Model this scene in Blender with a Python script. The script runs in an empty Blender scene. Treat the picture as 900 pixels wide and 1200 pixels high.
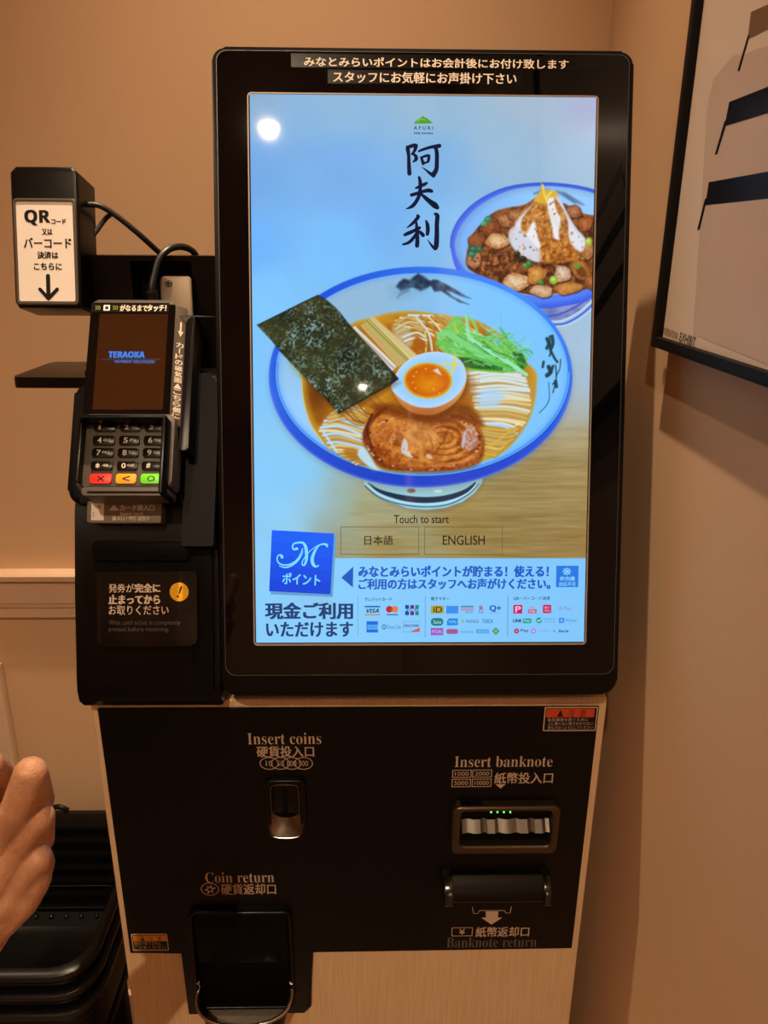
import bpy, bmesh, math, random
import numpy as np
from mathutils import Vector, Matrix, Quaternion

random.seed(7)
rng = np.random.default_rng(7)
sc = bpy.context.scene
COL = sc.collection
Z0 = 1.02                       # height of the seam between cabinet panel and head

# ------------------------------------------------------------------ camera
CAM = np.array([0.0216, -0.7274, 0.4791 + Z0])
FW = np.array([0.018591, 0.944404, -0.328262])
RT = np.array([0.999827, -0.017493, 0.006299])
UP = np.array([-0.000206, 0.328323, 0.944566])
FPX = 900.0
cam = bpy.data.cameras.new('camera')
cam.sensor_fit = 'VERTICAL'
cam.sensor_height = 36.0
cam.lens = 36.0 * FPX / 1200.0
cam.clip_start = 0.02
cam_o = bpy.data.objects.new('camera', cam)
COL.objects.link(cam_o)
cam_o.matrix_world = Matrix((
    (RT[0], UP[0], -FW[0], CAM[0]), (RT[1], UP[1], -FW[1], CAM[1]),
    (RT[2], UP[2], -FW[2], CAM[2]), (0, 0, 0, 1)))
sc.camera = cam_o

# ------------------------------------------------------------------ world, exposure
sc.view_settings.view_transform = 'Standard'
sc.view_settings.look = 'None'
sc.view_settings.gamma = 1.0
sc.view_settings.use_curve_mapping = False
sc.view_settings.exposure = 0.0
w = bpy.data.worlds.new('world'); sc.world = w; w.use_nodes = True
bg = w.node_tree.nodes['Background']
bg.inputs[0].default_value = (1.0, 0.75, 0.5, 1); bg.inputs[1].default_value = 0.05

# ------------------------------------------------------------------ ceiling lamps: x, y, watts, cone degrees
CEIL = 3.20
LAMP_COL = (1.0, 0.74, 0.49)
LAMPS = [(-0.075, 0.10, 320, 46), (-0.3908, -2.0266, 350, 150), (-0.0361, -5.1887, 370, 150),
         (-1.35, 0.02, 100, 66), (-1.7, -3.2, 130, 150)]  # open-side pair added to brighten the left wall and the room
for lx, ly, lw, la in LAMPS:
    L = bpy.data.lights.new('downlight', 'SPOT')
    L.energy = lw; L.color = LAMP_COL; L.spot_size = math.radians(la); L.spot_blend = 1.0
    L.shadow_soft_size = 0.022
    lo = bpy.data.objects.new('downlight', L); COL.objects.link(lo)
    lo.location = (lx, ly, CEIL - 0.008)

# ------------------------------------------------------------------ materials
def lin(c):
    c = np.asarray(c, float) / 255.0
    return np.where(c <= 0.04045, c / 12.92, ((c + 0.055) / 1.055) ** 2.4)

MATS = {}
def mat(name, rgb, rough=0.5, metal=0.0, spec=0.5, var=0.06, vscale=40.0, bump=0.0, bscale=200.0, coat=0.0):
    if name in MATS: return MATS[name]
    m = bpy.data.materials.new(name); m.use_nodes = True
    nt = m.node_tree; b = nt.nodes['Principled BSDF']
    c = lin(rgb)
    tc = nt.nodes.new('ShaderNodeTexCoord')
    n = nt.nodes.new('ShaderNodeTexNoise'); n.inputs['Scale'].default_value = vscale; n.inputs['Detail'].default_value = 3
    nt.links.new(tc.outputs['Object'], n.inputs['Vector'])
    mx = nt.nodes.new('ShaderNodeMix'); mx.data_type = 'RGBA'
    mx.inputs[6].default_value = (*(c * (1 - var)), 1); mx.inputs[7].default_value = (*np.minimum(c * (1 + var), 1), 1)
    nt.links.new(n.outputs['Fac'], mx.inputs[0]); nt.links.new(mx.outputs[2], b.inputs['Base Color'])
    b.inputs['Roughness'].default_value = rough; b.inputs['Metallic'].default_value = metal
    b.inputs['Specular IOR Level'].default_value = spec
    b.inputs['Coat Weight'].default_value = coat; b.inputs['Coat Roughness'].default_value = 0.05
    if bump > 0:
        n2 = nt.nodes.new('ShaderNodeTexNoise'); n2.inputs['Scale'].default_value = bscale; n2.inputs['Detail'].default_value = 4
        nt.links.new(tc.outputs['Object'], n2.inputs['Vector'])
        bp = nt.nodes.new('ShaderNodeBump'); bp.inputs['Strength'].default_value = bump; bp.inputs['Distance'].default_value = 0.002
        nt.links.new(n2.outputs['Fac'], bp.inputs['Height']); nt.links.new(bp.outputs['Normal'], b.inputs['Normal'])
    MATS[name] = m
    return m

SCREEN_SPEC = 0.35
def glow(rgb, strength=1.0, lit=True):
    """What the lit display shows: emission under a smooth glass surface."""
    name = 'display_%02x%02x%02x_%d' % (*[int(v) for v in rgb], int(strength * 100))
    if name in MATS: return MATS[name]
    m = bpy.data.materials.new(name); m.use_nodes = True
    b = m.node_tree.nodes['Principled BSDF']
    b.inputs['Base Color'].default_value = (0.004, 0.004, 0.005, 1)
    b.inputs['Emission Color'].default_value = (*lin(rgb), 1)
    b.inputs['Emission Strength'].default_value = strength
    b.inputs['Roughness'].default_value = 0.03; b.inputs['Specular IOR Level'].default_value = SCREEN_SPEC
    MATS[name] = m
    return m

def picture_mat():
    m = bpy.data.materials.new('display_picture'); m.use_nodes = True
    nt = m.node_tree; b = nt.nodes['Principled BSDF']
    a = nt.nodes.new('ShaderNodeVertexColor'); a.layer_name = 'picture'
    b.inputs['Base Color'].default_value = (0.004, 0.004, 0.005, 1)
    nt.links.new(a.outputs['Color'], b.inputs['Emission Color'])
    b.inputs['Emission Strength'].default_value = 1.0
    b.inputs['Roughness'].default_value = 0.03; b.inputs['Specular IOR Level'].default_value = SCREEN_SPEC
    return m

def wood_mat(name, rgb, rgb2, scale=(60, 60, 3), rough=0.5):
    m = bpy.data.materials.new(name); m.use_nodes = True
    nt = m.node_tree; b = nt.nodes['Principled BSDF']
    tc = nt.nodes.new('ShaderNodeTexCoord'); mp = nt.nodes.new('ShaderNodeMapping')
    mp.inputs['Scale'].default_value = scale
    n = nt.nodes.new('ShaderNodeTexNoise'); n.inputs['Scale'].default_value = 6; n.inputs['Detail'].default_value = 6
    nt.links.new(tc.outputs['Object'], mp.inputs['Vector']); nt.links.new(mp.outputs['Vector'], n.inputs['Vector'])
    r = nt.nodes.new('ShaderNodeValToRGB')
    r.color_ramp.elements[0].position = 0.35; r.color_ramp.elements[0].color = (*lin(rgb2), 1)
    r.color_ramp.elements[1].position = 0.65; r.color_ramp.elements[1].color = (*lin(rgb), 1)
    nt.links.new(n.outputs['Fac'], r.inputs['Fac']); nt.links.new(r.outputs['Color'], b.inputs['Base Color'])
    b.inputs['Roughness'].default_value = rough
    return m

M_WALL = mat('beige_wallpaper', (206, 171, 136), 0.75, spec=0.2, var=0.025, vscale=6, bump=0.08, bscale=160)
M_TRIM = mat('cream_trim_paint', (212, 182, 154), 0.45, spec=0.35, var=0.02)
M_CEIL = mat('ceiling_paint', (206, 180, 152), 0.9, spec=0.1)
M_FLOOR = wood_mat('floor_boards', (120, 84, 56), (88, 58, 36), (2, 40, 40), 0.45)
M_WOOD = wood_mat('light_woodgrain_laminate', (216, 188, 150), (205, 172, 132), (90, 90, 2.5), 0.4)
M_BLACK = mat('satin_black_plastic', (8, 7, 7), 0.28, spec=0.22)
M_BLACK2 = mat('matt_black_plastic', (9, 8, 8), 0.42, spec=0.08, bump=0.1, bscale=900)
M_PANEL = mat('black_front_sheet', (9, 8, 8), 0.33, spec=0.2, bump=0.06, bscale=700)
M_GLASS = mat('black_bezel_glass', (4, 4, 5), 0.03, spec=SCREEN_SPEC)
M_VOID = mat('dark_recess', (5, 5, 5), 0.7, spec=0.1)
M_CHROME = mat('dark_chrome', (110, 102, 92), 0.22, metal=1.0)
M_STEEL = mat('brushed_steel', (120, 113, 104), 0.5, metal=1.0, var=0.1, vscale=200)
M_GRAYP = mat('warm_grey_plastic', (82, 74, 66), 0.45, spec=0.4, bump=0.05, bscale=900)
M_INK = mat('printed_grey_ink', (190, 166, 144), 0.6, spec=0.2)
M_INKW = mat('printed_white_ink', (226, 210, 192), 0.6, spec=0.2)
M_INKD = mat('printed_dim_ink', (96, 86, 80), 0.6, spec=0.2)
M_INKK = mat('printed_black_ink', (20, 18, 18), 0.6, spec=0.2)
M_PAPER = mat('white_sticker_paper', (236, 228, 220), 0.5, spec=0.3, var=0.02)
M_LABELG = mat('grey_label_film', (122, 114, 104), 0.45, spec=0.3)
M_RED = mat('red_warning_ink', (196, 66, 34), 0.5)
M_ORANGE = mat('orange_warning_ink', (206, 130, 30), 0.5)
M_YELLOW = mat('yellow_sign_ink', (240, 182, 14), 0.5)
M_GLOSS = mat('gloss_black_plastic', (14, 13, 12), 0.16, spec=0.6)
M_RUBBER = mat('black_cable_rubber', (16, 15, 15), 0.45, spec=0.4)

# ------------------------------------------------------------------ frames and pixel rays
class Frame:
    def __init__(s, o, u, v, n): s.o, s.u, s.v, s.n = [np.array(a, float) for a in (o, u, v, n)]
    def w(s, u, v, n=0.0): return s.o + s.u * u + s.v * v + s.n * n
    def px(s, x, y, n=0.0):
        d = FW + RT * (x - 450) / FPX - UP * (y - 600) / FPX
        p0 = s.o + s.n * n
        q = CAM + d * (((p0 - CAM) @ s.n) / (d @ s.n)) - s.o
        return q @ s.u, q @ s.v
    def at(s, o, ang=0.0):
        c, q = math.cos(ang), math.sin(ang)
        return Frame(o, s.u * c + s.v * q, s.v * c - s.u * q, s.n)
def tilt_frame(o, deg):
    t = math.radians(deg)
    return Frame(o, (1, 0, 0), (0, math.sin(t), math.cos(t)), (0, -math.cos(t), math.sin(t)))
def project(P):
    d = np.asarray(P) - CAM
    z = d @ FW
    return 450 + FPX * (d @ RT) / z, 600 - FPX * (d @ UP) / z
def unproj(x, y, dep):
    return CAM + dep * (FW + RT * (x - 450) / FPX - UP * (y - 600) / FPX)

FRONT = Frame((0, 0, Z0), (1, 0, 0), (0, 0, 1), (0, -1, 0))
HEAD = tilt_frame((0.0748, 0.0548, 0.35275 + Z0), 14.556)
TERM = tilt_frame((-0.2190, 0.030, 0.3319 + Z0), 31.0)
LOW = tilt_frame((-0.2, 0.0003, 0.1326 + Z0), 17.3)
XR = 0.335
YB = 0.42
RWALL = Frame((XR, 0, Z0), (0, -1, 0), (0, 0, 1), (-1, 0, 0))
BWALL = Frame((0, YB, Z0), (1, 0, 0), (0, 0, 1), (0, -1, 0))
def plane_y(y): return Frame((0, y, Z0), (1, 0, 0), (0, 0, 1), (0, -1, 0))

# ------------------------------------------------------------------ mesh building
class MB:
    """Collects faces of one mesh; every face may have a material of its own."""
    def __init__(s): s.bm = bmesh.new(); s.mats = []
    def mi(s, m):
        if m not in s.mats: s.mats.append(m)
        return s.mats.index(m)
    def face(s, pts, m):
        vs = [s.bm.verts.new(p) for p in pts]
        f = s.bm.faces.new(vs); f.material_index = s.mi(m); return f
    def prism(s, fr, poly, n0, n1, m, bevel=0.0, seg=2, back=True, smooth=True):
        """poly (u,v) ccw seen from +n, from depth n0 (back) to n1 (front), front edge bevelled"""
        b2 = bmesh.new()
        a = sum(poly[i - 1][0] * poly[i][1] - poly[i][0] * poly[i - 1][1] for i in range(len(poly)))
        if a < 0: poly = poly[::-1]
        bk = [b2.verts.new(fr.w(u, v, n0)) for u, v in poly]
        ft = [b2.verts.new(fr.w(u, v, n1)) for u, v in poly]
        k = len(poly)
        top = b2.faces.new(ft)
        if back: b2.faces.new(bk[::-1])
        for i in range(k):
            j = (i + 1) % k
            b2.faces.new((bk[i], bk[j], ft[j], ft[i]))
        if bevel > 0:
            bmesh.ops.bevel(b2, geom=list(top.edges), offset=bevel, segments=seg, affect='EDGES', profile=0.6)
        s.merge(b2, m)
    def merge(s, b2, m):
        i = s.mi(m)
        mp = {v: s.bm.verts.new(v.co) for v in b2.verts}
        for f in b2.faces:
            try:
                g = s.bm.faces.new([mp[v] for v in f.verts]); g.material_index = i
            except ValueError: pass
        b2.free()
    def box(s, x0, x1, y0, y1, z0, z1, m, bevel=0.0, seg=2):
        b2 = bmesh.new()
        bmesh.ops.create_cube(b2, size=1.0, matrix=Matrix.Translation(((x0 + x1) / 2, (y0 + y1) / 2, (z0 + z1) / 2)) @ Matrix.Diagonal((x1 - x0, y1 - y0, z1 - z0, 1)))
        if bevel > 0: bmesh.ops.bevel(b2, geom=list(b2.edges), offset=bevel, segments=seg, affect='EDGES', profile=0.6)
        s.merge(b2, m)
    def ring(s, fr, outer, inner, n0, n1, m, bevel=0.0):
        """frame between two outlines of equal vertex count"""
        b2 = bmesh.new(); k = len(outer)
        O0 = [b2.verts.new(fr.w(*p, n0)) for p in outer]; O1 = [b2.verts.new(fr.w(*p, n1)) for p in outer]
        I0 = [b2.verts.new(fr.w(*p, n0)) for p in inner]; I1 = [b2.verts.new(fr.w(*p, n1)) for p in inner]
        fs = []
        for i in range(k):
            j = (i + 1) % k
            fs.append(b2.faces.new((O1[i], O1[j], I1[j], I1[i])))
            b2.faces.new((O0[i], O0[j], O1[j], O1[i])); b2.faces.new((I0[j], I0[i], I1[i], I1[j]))
            b2.faces.new((O0[j], O0[i], I0[i], I0[j]))
        if bevel > 0:
            es = [e for e in b2.edges if (e.verts[0] in O1 and e.verts[1] in O1) or (e.verts[0] in I1 and e.verts[1] in I1)]
            bmesh.ops.bevel(b2, geom=es, offset=bevel, segments=3, affect='EDGES', profile=0.5)
        bmesh.ops.recalc_face_normals(b2, faces=b2.faces)
        s.merge(b2, m)
    def sheet(s, fr, poly, n, m):
        """flat printed shape lying on a surface"""
        a = sum(poly[i - 1][0] * poly[i][1] - poly[i][0] * poly[i - 1][1] for i in range(len(poly)))
        if a < 0: poly = poly[::-1]
        return s.face([fr.w(u, v, n) for u, v in poly], m)
    def outline(s, fr, x0, y0, x1, y1, n, m, t):
        u0, v1 = fr.px(x0, y0, n); u1, v0 = fr.px(x1, y1, n)
        for a in ((u0, v0, u1, v0 + t), (u0, v1 - t, u1, v1), (u0, v0 + t, u0 + t, v1 - t), (u1 - t, v0 + t, u1, v1 - t)):
            s.sheet(fr, rect(a[0], a[2], a[1], a[3]), n, m)
    def stroke(s, fr, pts, n, m, steps=5):
        """brush line: pts (u, v, width) run through a smooth curve, rounded ends"""
        P = catmull([(p[0], p[1], p[2]) for p in pts], steps) if len(pts) > 2 else [np.array(p, float) for p in pts]
        L, Rr = [], []
        for i, p in enumerate(P):
            a = P[max(i - 1, 0)]; b = P[min(i + 1, len(P) - 1)]
            d = (b - a)[:2]; d = d / (np.hypot(*d) + 1e-12); nn = np.array([-d[1], d[0]]) * p[2] / 2
            L.append(p[:2] + nn); Rr.append(p[:2] - nn)
        for i in range(len(P) - 1):
            s.sheet(fr, [Rr[i], Rr[i + 1], L[i + 1], L[i]], n, m)
        for k, p in enumerate((P[0], P[-1])):
            s.sheet(fr, circle(p[0], p[1], p[2] / 2, 10), n + 2e-6 * (k + 1), m)
    def tube(s, pts, r, m, seg=10, steps=6, caps=True):
        P = catmull([tuple(p) for p in pts], steps) if len(pts) > 2 else [np.array(p, float) for p in pts]
        i0 = s.mi(m); rings = []
        prev = None
        for i, p in enumerate(P):
            d = Vector(P[min(i + 1, len(P) - 1)] - P[max(i - 1, 0)]).normalized()
            if prev is None:
                a = Vector((0, 0, 1)) if abs(d.z) < 0.9 else Vector((1, 0, 0))
                a = (a - d * a.dot(d)).normalized()
            else: a = (prev - d * prev.dot(d)).normalized()
            prev = a; b = d.cross(a)
            rr = r(i / (len(P) - 1)) if callable(r) else r
            rings.append([s.bm.verts.new(Vector(p) + (a * math.cos(t) + b * math.sin(t)) * rr) for t in [2 * math.pi * k / seg for k in range(seg)]])
        for A, B in zip(rings, rings[1:]):
            for k in range(seg):
                f = s.bm.faces.new((A[k], A[(k + 1) % seg], B[(k + 1) % seg], B[k])); f.material_index = i0
        if caps:
            f = s.bm.faces.new(rings[0][::-1]); f.material_index = i0
            f = s.bm.faces.new(rings[-1]); f.material_index = i0
    def text(s, fr, body, x0, y0, x1, y1, n, m, bold=0.0, uv=False, sharp=3):
        """lettering fitted into a box given in photograph pixels (or in frame units when uv)"""
        if uv: u0, v0, u1, v1 = x0, y0, x1, y1
        else:
            u0, v1 = fr.px(x0, y0, n); u1, v0 = fr.px(x1, y1, n)
        V, F = glyphs(body, sharp)
        mn, mx = V.min(0), V.max(0)
        sz = np.maximum(mx - mn, 1e-6)
        Q = (V - mn) / sz * [u1 - u0, v1 - v0] + [u0, v0]
        offs = [(0, 0)]
        if bold: offs = [(-bold, -bold * .5), (bold, -bold * .5), (-bold, bold * .5), (bold, bold * .5), (0, 0)]
        i0 = s.mi(m)
        for k, (du, dv) in enumerate(offs):
            vs = [s.bm.verts.new(fr.w(q[0] + du, q[1] + dv, n + k * 4e-6)) for q in Q]
            for f in F:
                try:
                    g = s.bm.faces.new([vs[i] for i in f]); g.material_index = i0
                except ValueError: pass
    def build(s, name, parent=None, smooth=True, angle=35):
        bm = s.bm
        me = bpy.data.meshes.new(name)
        off = Vector(parent_loc(parent)) if parent else Vector((0, 0, 0))
        if parent:
            for v in bm.verts: v.co -= off
        bm.to_mesh(me); bm.free()
        for m in s.mats: me.materials.append(m)
        if smooth and len(me.polygons):
            me.polygons.foreach_set('use_smooth', [True] * len(me.polygons))
            me.set_sharp_from_angle(angle=math.radians(angle))
        o = bpy.data.objects.new(name, me); COL.objects.link(o)
        if parent: o.parent = parent
        return o

def parent_loc(p):
    v = Vector((0, 0, 0))
    while p is not None: v += p.location; p = p.parent
    return v
GL = {}
def glyphs(body, sharp):
    if (body, sharp) in GL: return GL[(body, sharp)]
    thin = ord(body[0]) > 0x1D3FF and ord(body[0]) < 0x1D434
    c = bpy.data.curves.new('writing', 'FONT'); c.body = body; c.resolution_u = sharp
    if thin: c.offset = -0.009
    o = bpy.data.objects.new('writing', c); COL.objects.link(o)
    dg = bpy.context.evaluated_depsgraph_get(); dg.update()
    me = bpy.data.meshes.new_from_object(o.evaluated_get(dg))
    V = np.array([v.co[:2] for v in me.vertices]); F = [tuple(p.vertices) for p in me.polygons]
    # keep faces turned to +z
    G = []
    for f in F:
        a = sum(V[f[i - 1]][0] * V[f[i]][1] - V[f[i]][0] * V[f[i - 1]][1] for i in range(len(f)))
        G.append(f if a > 0 else f[::-1])
    bpy.data.objects.remove(o); bpy.data.curves.remove(c); bpy.data.meshes.remove(me)
    GL[(body, sharp)] = (V, G)
    return V, G
def rect(u0, u1, v0, v1): return [(u0, v0), (u1, v0), (u1, v1), (u0, v1)]
def circle(u, v, r, k=20, ry=None): return [(u + r * math.cos(2 * math.pi * i / k), v + (ry or r) * math.sin(2 * math.pi * i / k)) for i in range(k)]
def rrect(u0, u1, v0, v1, r, k=5):
    out = []
    rs = r if isinstance(r, (tuple, list)) else (r, r, r, r)       # bl, br, tr, tl
    for (cu, cv, a0, q) in ((u0, v0, 180, rs[0]), (u1, v0, 270, rs[1]), (u1, v1, 0, rs[2]), (u0, v1, 90, rs[3])):
        cx = cu + q if cu == u0 else cu - q
        cy = cv + q if cv == v0 else cv - q
        for i in range(k + 1):
            a = math.radians(a0 + 90 * i / k)
            out.append((cx + q * math.cos(a), cy + q * math.sin(a)))
    return out
def pxrect(fr, x0, y0, x1, y1, n=0.0):
    u0, v1 = fr.px(x0, y0, n); u1, v0 = fr.px(x1, y1, n)
    return u0, u1, v0, v1
def pxr(fr, x0, y0, x1, y1, r=0.0, n=0.0, k=5):
    q = pxrect(fr, x0, y0, x1, y1, n)
    return rrect(*q, r, k) if r else rect(*q)
def pxpoly(fr, pts, n=0.0): return [fr.px(x, y, n) for x, y in pts]
def catmull(P, steps=6, closed=False):
    P = [np.array(p, float) for p in P]; out = []
    n = len(P)
    for i in range(n if closed else n - 1):
        if closed: p0, p1, p2, p3 = P[i - 1], P[i], P[(i + 1) % n], P[(i + 2) % n]
        else: p0, p1, p2, p3 = P[max(i - 1, 0)], P[i], P[i + 1], P[min(i + 2, n - 1)]
        for k in range(steps):
            t = k / steps
            out.append(0.5 * (2 * p1 + (p2 - p0) * t + (2 * p0 - 5 * p1 + 4 * p2 - p3) * t * t + (3 * p1 - p0 - 3 * p2 + p3) * t ** 3))
    if not closed: out.append(P[-1])
    return out
def tag(o, label=None, cat=None, group=None, kind=None):
    if label: o['label'] = label
    if cat: o['category'] = cat
    if group: o['group'] = group
    if kind: o['kind'] = kind
    return o
def thing(name, label, cat, loc, group=None):
    o = bpy.data.objects.new(name, None); COL.objects.link(o); o.location = loc
    o.empty_display_size = 0.05
    return tag(o, label, cat, group)
def structure(mb, name, smooth=False): return tag(mb.build(name, smooth=smooth), kind='structure')

# ================================================================== the room
XL, YF = -2.8, -6.6
b = MB(); b.box(XL - .1, XR + .1, YF - .1, YB + .1, -0.1, 0.0, M_FLOOR); structure(b, 'floor')
b = MB(); b.box(XL - .1, XR + .1, YF - .1, YB + .1, CEIL, CEIL + .1, M_CEIL); structure(b, 'ceiling')
b = MB(); b.box(XL - .1, XR + .1, YB, YB + .1, 0.0, CEIL, M_WALL); structure(b, 'wall_back')
b = MB(); b.box(XR, XR + .1, YF, YB, 0.0, CEIL, M_WALL); structure(b, 'wall_right')
b = MB(); b.box(XL - .1, XL, YF, YB, 0.0, CEIL, M_WALL); structure(b, 'wall_left')
b = MB(); b.box(XL - .1, XR + .1, YF - .1, YF, 0.0, CEIL, M_WALL); structure(b, 'wall_front')

# chair rail: a stepped moulding along the back wall
prof = [(0, -.1015), (.007, -.1015), (.009, -.099), (.009, -.083), (.012, -.080), (.013, -.0735), (.015, -.071), (.015, -.034),
        (.019, -.031), (.024, -.0285), (.025, -.020), (.022, -.0165), (0, -.0165)]
b = MB()
for (a, c) in zip(prof, prof[1:]):
    b.face([(XL, YB - a[0], Z0 + a[1]), (XR, YB - a[0], Z0 + a[1]), (XR, YB - c[0], Z0 + c[1]), (XL, YB - c[0], Z0 + c[1])], M_TRIM)
structure(b, 'trim_1', True)
# raised wainscot panel below the rail
u0, v0 = BWALL.px(3, 776)
b = MB(); b.prism(BWALL, rect(u0 - .62, u0, 0.16 - Z0, v0), 0.0005, .016, M_TRIM, .008)
structure(b, 'trim_2')
b = MB(); b.box(XL, XR, YB - .014, YB, 0, .09, M_TRIM, .003); structure(b, 'baseboard_back')
b = MB(); b.box(XR - .014, XR, YF, YB - .014, 0, .09, M_TRIM, .003); structure(b, 'baseboard_right')

# ceiling downlights (some mirrored in the display glass; the open-side pair is added fill)
M_LAMP = bpy.data.materials.new('lamp_diffuser'); M_LAMP.use_nodes = True
_b = M_LAMP.node_tree.nodes['Principled BSDF']
_b.inputs['Emission Color'].default_value = (1.0, 0.86, 0.66, 1); _b.inputs['Emission Strength'].default_value = 45.0
M_LRING = mat('white_lamp_ring', (225, 215, 200), 0.35)
where = ['round ceiling downlight right above the ticket machine', 'round ceiling downlight just behind the camera',
         'round ceiling downlight farthest out over the room', 'added round downlight brightening the back wall on the open side',
         'added round fill downlight in the middle of the open side of the room']
CEILF = Frame((0, 0, CEIL), (1, 0, 0), (0, -1, 0), (0, 0, -1))
for (lx, ly, lw, la), lab in zip(LAMPS, where):
    t = thing('ceiling_light', lab, 'light', (lx, ly, CEIL), 'ceiling downlights')
    b = MB(); b.ring(CEILF, circle(lx, -ly, .062, 32), circle(lx, -ly, .0375, 32), 0.0, .012, M_LRING, .004); b.build('lamp_ring', t)
    b = MB(); b.prism(CEILF, circle(lx, -ly, .037, 32), 0.001, .006, M_LAMP); b.build('diffuser', t)

# ================================================================== the advertisement shown on the display
# Painted shape by shape into a colour field (the display shows a photograph of two bowls),
# then carried by the colour attribute of the display meshes.
PX0, PY0, PS = 286.0, 106.0, 1.7
PW, PH = int(418 * PS), int(654 * PS)
gx = PX0 + (np.arange(PW) + .5) / PS
gy = PY0 + (np.arange(PH) + .5) / PS
IMG = np.zeros((PH, PW, 3))

def vnoise(scale, seed, ax=1.0, octaves=3):
    """smooth value noise over the canvas; scale in pixels, ax stretches it along x"""
    r = np.random.default_rng(seed); out = np.zeros((PH, PW)); amp, tot = 1.0, 0.0
    for o in range(octaves):
        s = scale / 2 ** o
        X = (gx - PX0) / (s * ax); Yy = (gy - PY0) / s
        G = r.random((int(Yy[-1]) + 3, int(X[-1]) + 3))
        xi = X.astype(int); yi = Yy.astype(int); fx = X - xi; fy = Yy - yi
        fx = fx * fx * (3 - 2 * fx); fy = fy * fy * (3 - 2 * fy)
        a = G[np.ix_(yi, xi)] * (1 - fx) + G[np.ix_(yi, xi + 1)] * fx
        c = G[np.ix_(yi + 1, xi)] * (1 - fx) + G[np.ix_(yi + 1, xi + 1)] * fx
        out += amp * (a * (1 - fy)[:, None] + c * fy[:, None]); tot += amp; amp *= .55
    return out / tot
def window(x0, y0, x1, y1):
    i0 = max(int((x0 - PX0) * PS) - 1, 0); i1 = min(int((x1 - PX0) * PS) + 2, PW)
    j0 = max(int((y0 - PY0) * PS) - 1, 0); j1 = min(int((y1 - PY0) * PS) + 2, PH)
    return slice(j0, max(j1, j0)), slice(i0, max(i1, i0))
def segdist(X, Yy, P, W=None):
    best = np.full(X.shape, 1e9)
    for i in range(len(P) - 1):
        a, c = P[i], P[i + 1]; dx, dy = c[0] - a[0], c[1] - a[1]
        t = np.clip(((X - a[0]) * dx + (Yy - a[1]) * dy) / (dx * dx + dy * dy + 1e-9), 0, 1)
        d = np.hypot(X - a[0] - t * dx, Yy - a[1] - t * dy)
        if W is not None: d = d - (W[i] + (W[i + 1] - W[i]) * t) / 2
        best = np.minimum(best, d)
    return best
def blend(sl, m, col):
    c = np.asarray(col, float)
    IMG[sl] = IMG[sl] * (1 - m[..., None]) + (c if c.ndim == 3 else c[None, None]) * m[..., None]
def polymask(pts, feather=.6, spline=False, steps=5):
    P = np.array(catmull(pts, steps, True) if spline else pts, float)
    sl = window(P[:, 0].min() - feather - 1, P[:, 1].min() - feather - 1, P[:, 0].max() + feather + 1, P[:, 1].max() + feather + 1)
    X, Yy = np.meshgrid(gx[sl[1]], gy[sl[0]])
    ins = np.zeros(X.shape, bool)
    for i in range(len(P)):
        a, c = P[i - 1], P[i]
        if a[1] == c[1]: continue
        cond = (a[1] > Yy) != (c[1] > Yy)
        ins ^= cond & (X < (c[0] - a[0]) * (Yy - a[1]) / (c[1] - a[1]) + a[0])
    d = segdist(X, Yy, np.vstack([P, P[:1]]))
    sd = np.where(ins, -d, d)
    return sl, sd, X, Yy
def fill(pts, col, alpha=1.0, feather=.6, spline=False, mod=None):
    sl, sd, X, Yy = polymask(pts, feather, spline)
    m = np.clip(.5 - sd / (2 * feather), 0, 1) * alpha
    if mod is not None: m = m * mod[sl]
    c = col(X, Yy, sd, sl) if callable(col) else col
    blend(sl, m, c)
def paint(pts, wid, col, alpha=1.0, feather=.5, curve=True, mod=None):
    pts = [tuple(p) for p in pts]
    if np.isscalar(wid): wid = [wid] * len(pts)
    P = [(*p, q) for p, q in zip(pts, wid)]
    P = np.array(catmull(P, 5) if curve and len(P) > 2 else P, float)
    mw = max(wid) / 2 + feather + 1
    sl = window(P[:, 0].min() - mw, P[:, 1].min() - mw, P[:, 0].max() + mw, P[:, 1].max() + mw)
    X, Yy = np.meshgrid(gx[sl[1]], gy[sl[0]])
    d = segdist(X, Yy, P[:, :2], P[:, 2])
    m = np.clip(.5 - d / (2 * feather), 0, 1) * alpha
    if mod is not None: m = m * mod[sl]
    blend(sl, m, col)
def C(*a): return np.array(a, float)
def mixc(a, c, t): return C(*a) * (1 - t[..., None]) + C(*c) * t[..., None]
def ramp(x, a, c): return np.clip((x - a) / (c - a), 0, 1)
def ellipse(cx, cy, a, q, rot=0, k=28):
    r = math.radians(rot)
    return [(cx + a * math.cos(t) * math.cos(r) - q * math.sin(t) * math.sin(r), cy + a * math.cos(t) * math.sin(r) + q * math.sin(t) * math.cos(r))
            for t in [2 * math.pi * i / k for i in range(k)]]

# --- backdrop: pale blue table top turning into tan wood
CP = [(292,112,140,178,212),(400,120,143,185,222),(500,120,152,188,214),(620,120,166,188,208),(695,120,172,182,215),
      (292,200,116,172,232),(400,200,122,176,236),(450,250,118,178,240),(600,170,152,188,216),(695,190,166,196,224),
      (292,290,112,182,252),(400,290,122,194,255),(310,350,128,200,255),(510,200,128,180,228),(520,260,130,190,240),
      (296,450,128,200,255),(305,560,134,205,255),(335,570,134,206,255),(350,555,134,206,255),(330,600,142,210,255),(365,585,150,200,228),(400,585,152,180,175),(430,605,168,160,115),
      (690,400,165,195,222),(690,450,165,192,215),(690,480,172,182,180),(690,515,172,152,108),(690,560,160,136,84),(640,560,158,136,84),
      (600,640,148,124,72),(680,645,150,122,68),(450,645,152,134,82),(395,640,152,148,112),(380,620,150,172,164),(550,610,154,132,76),
      (345,615,146,205,240),(300,640,140,208,255),(300,700,136,208,255),(360,740,134,206,255),(430,590,165,165,125)]
X, Yy = np.meshgrid(gx, gy)
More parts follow.
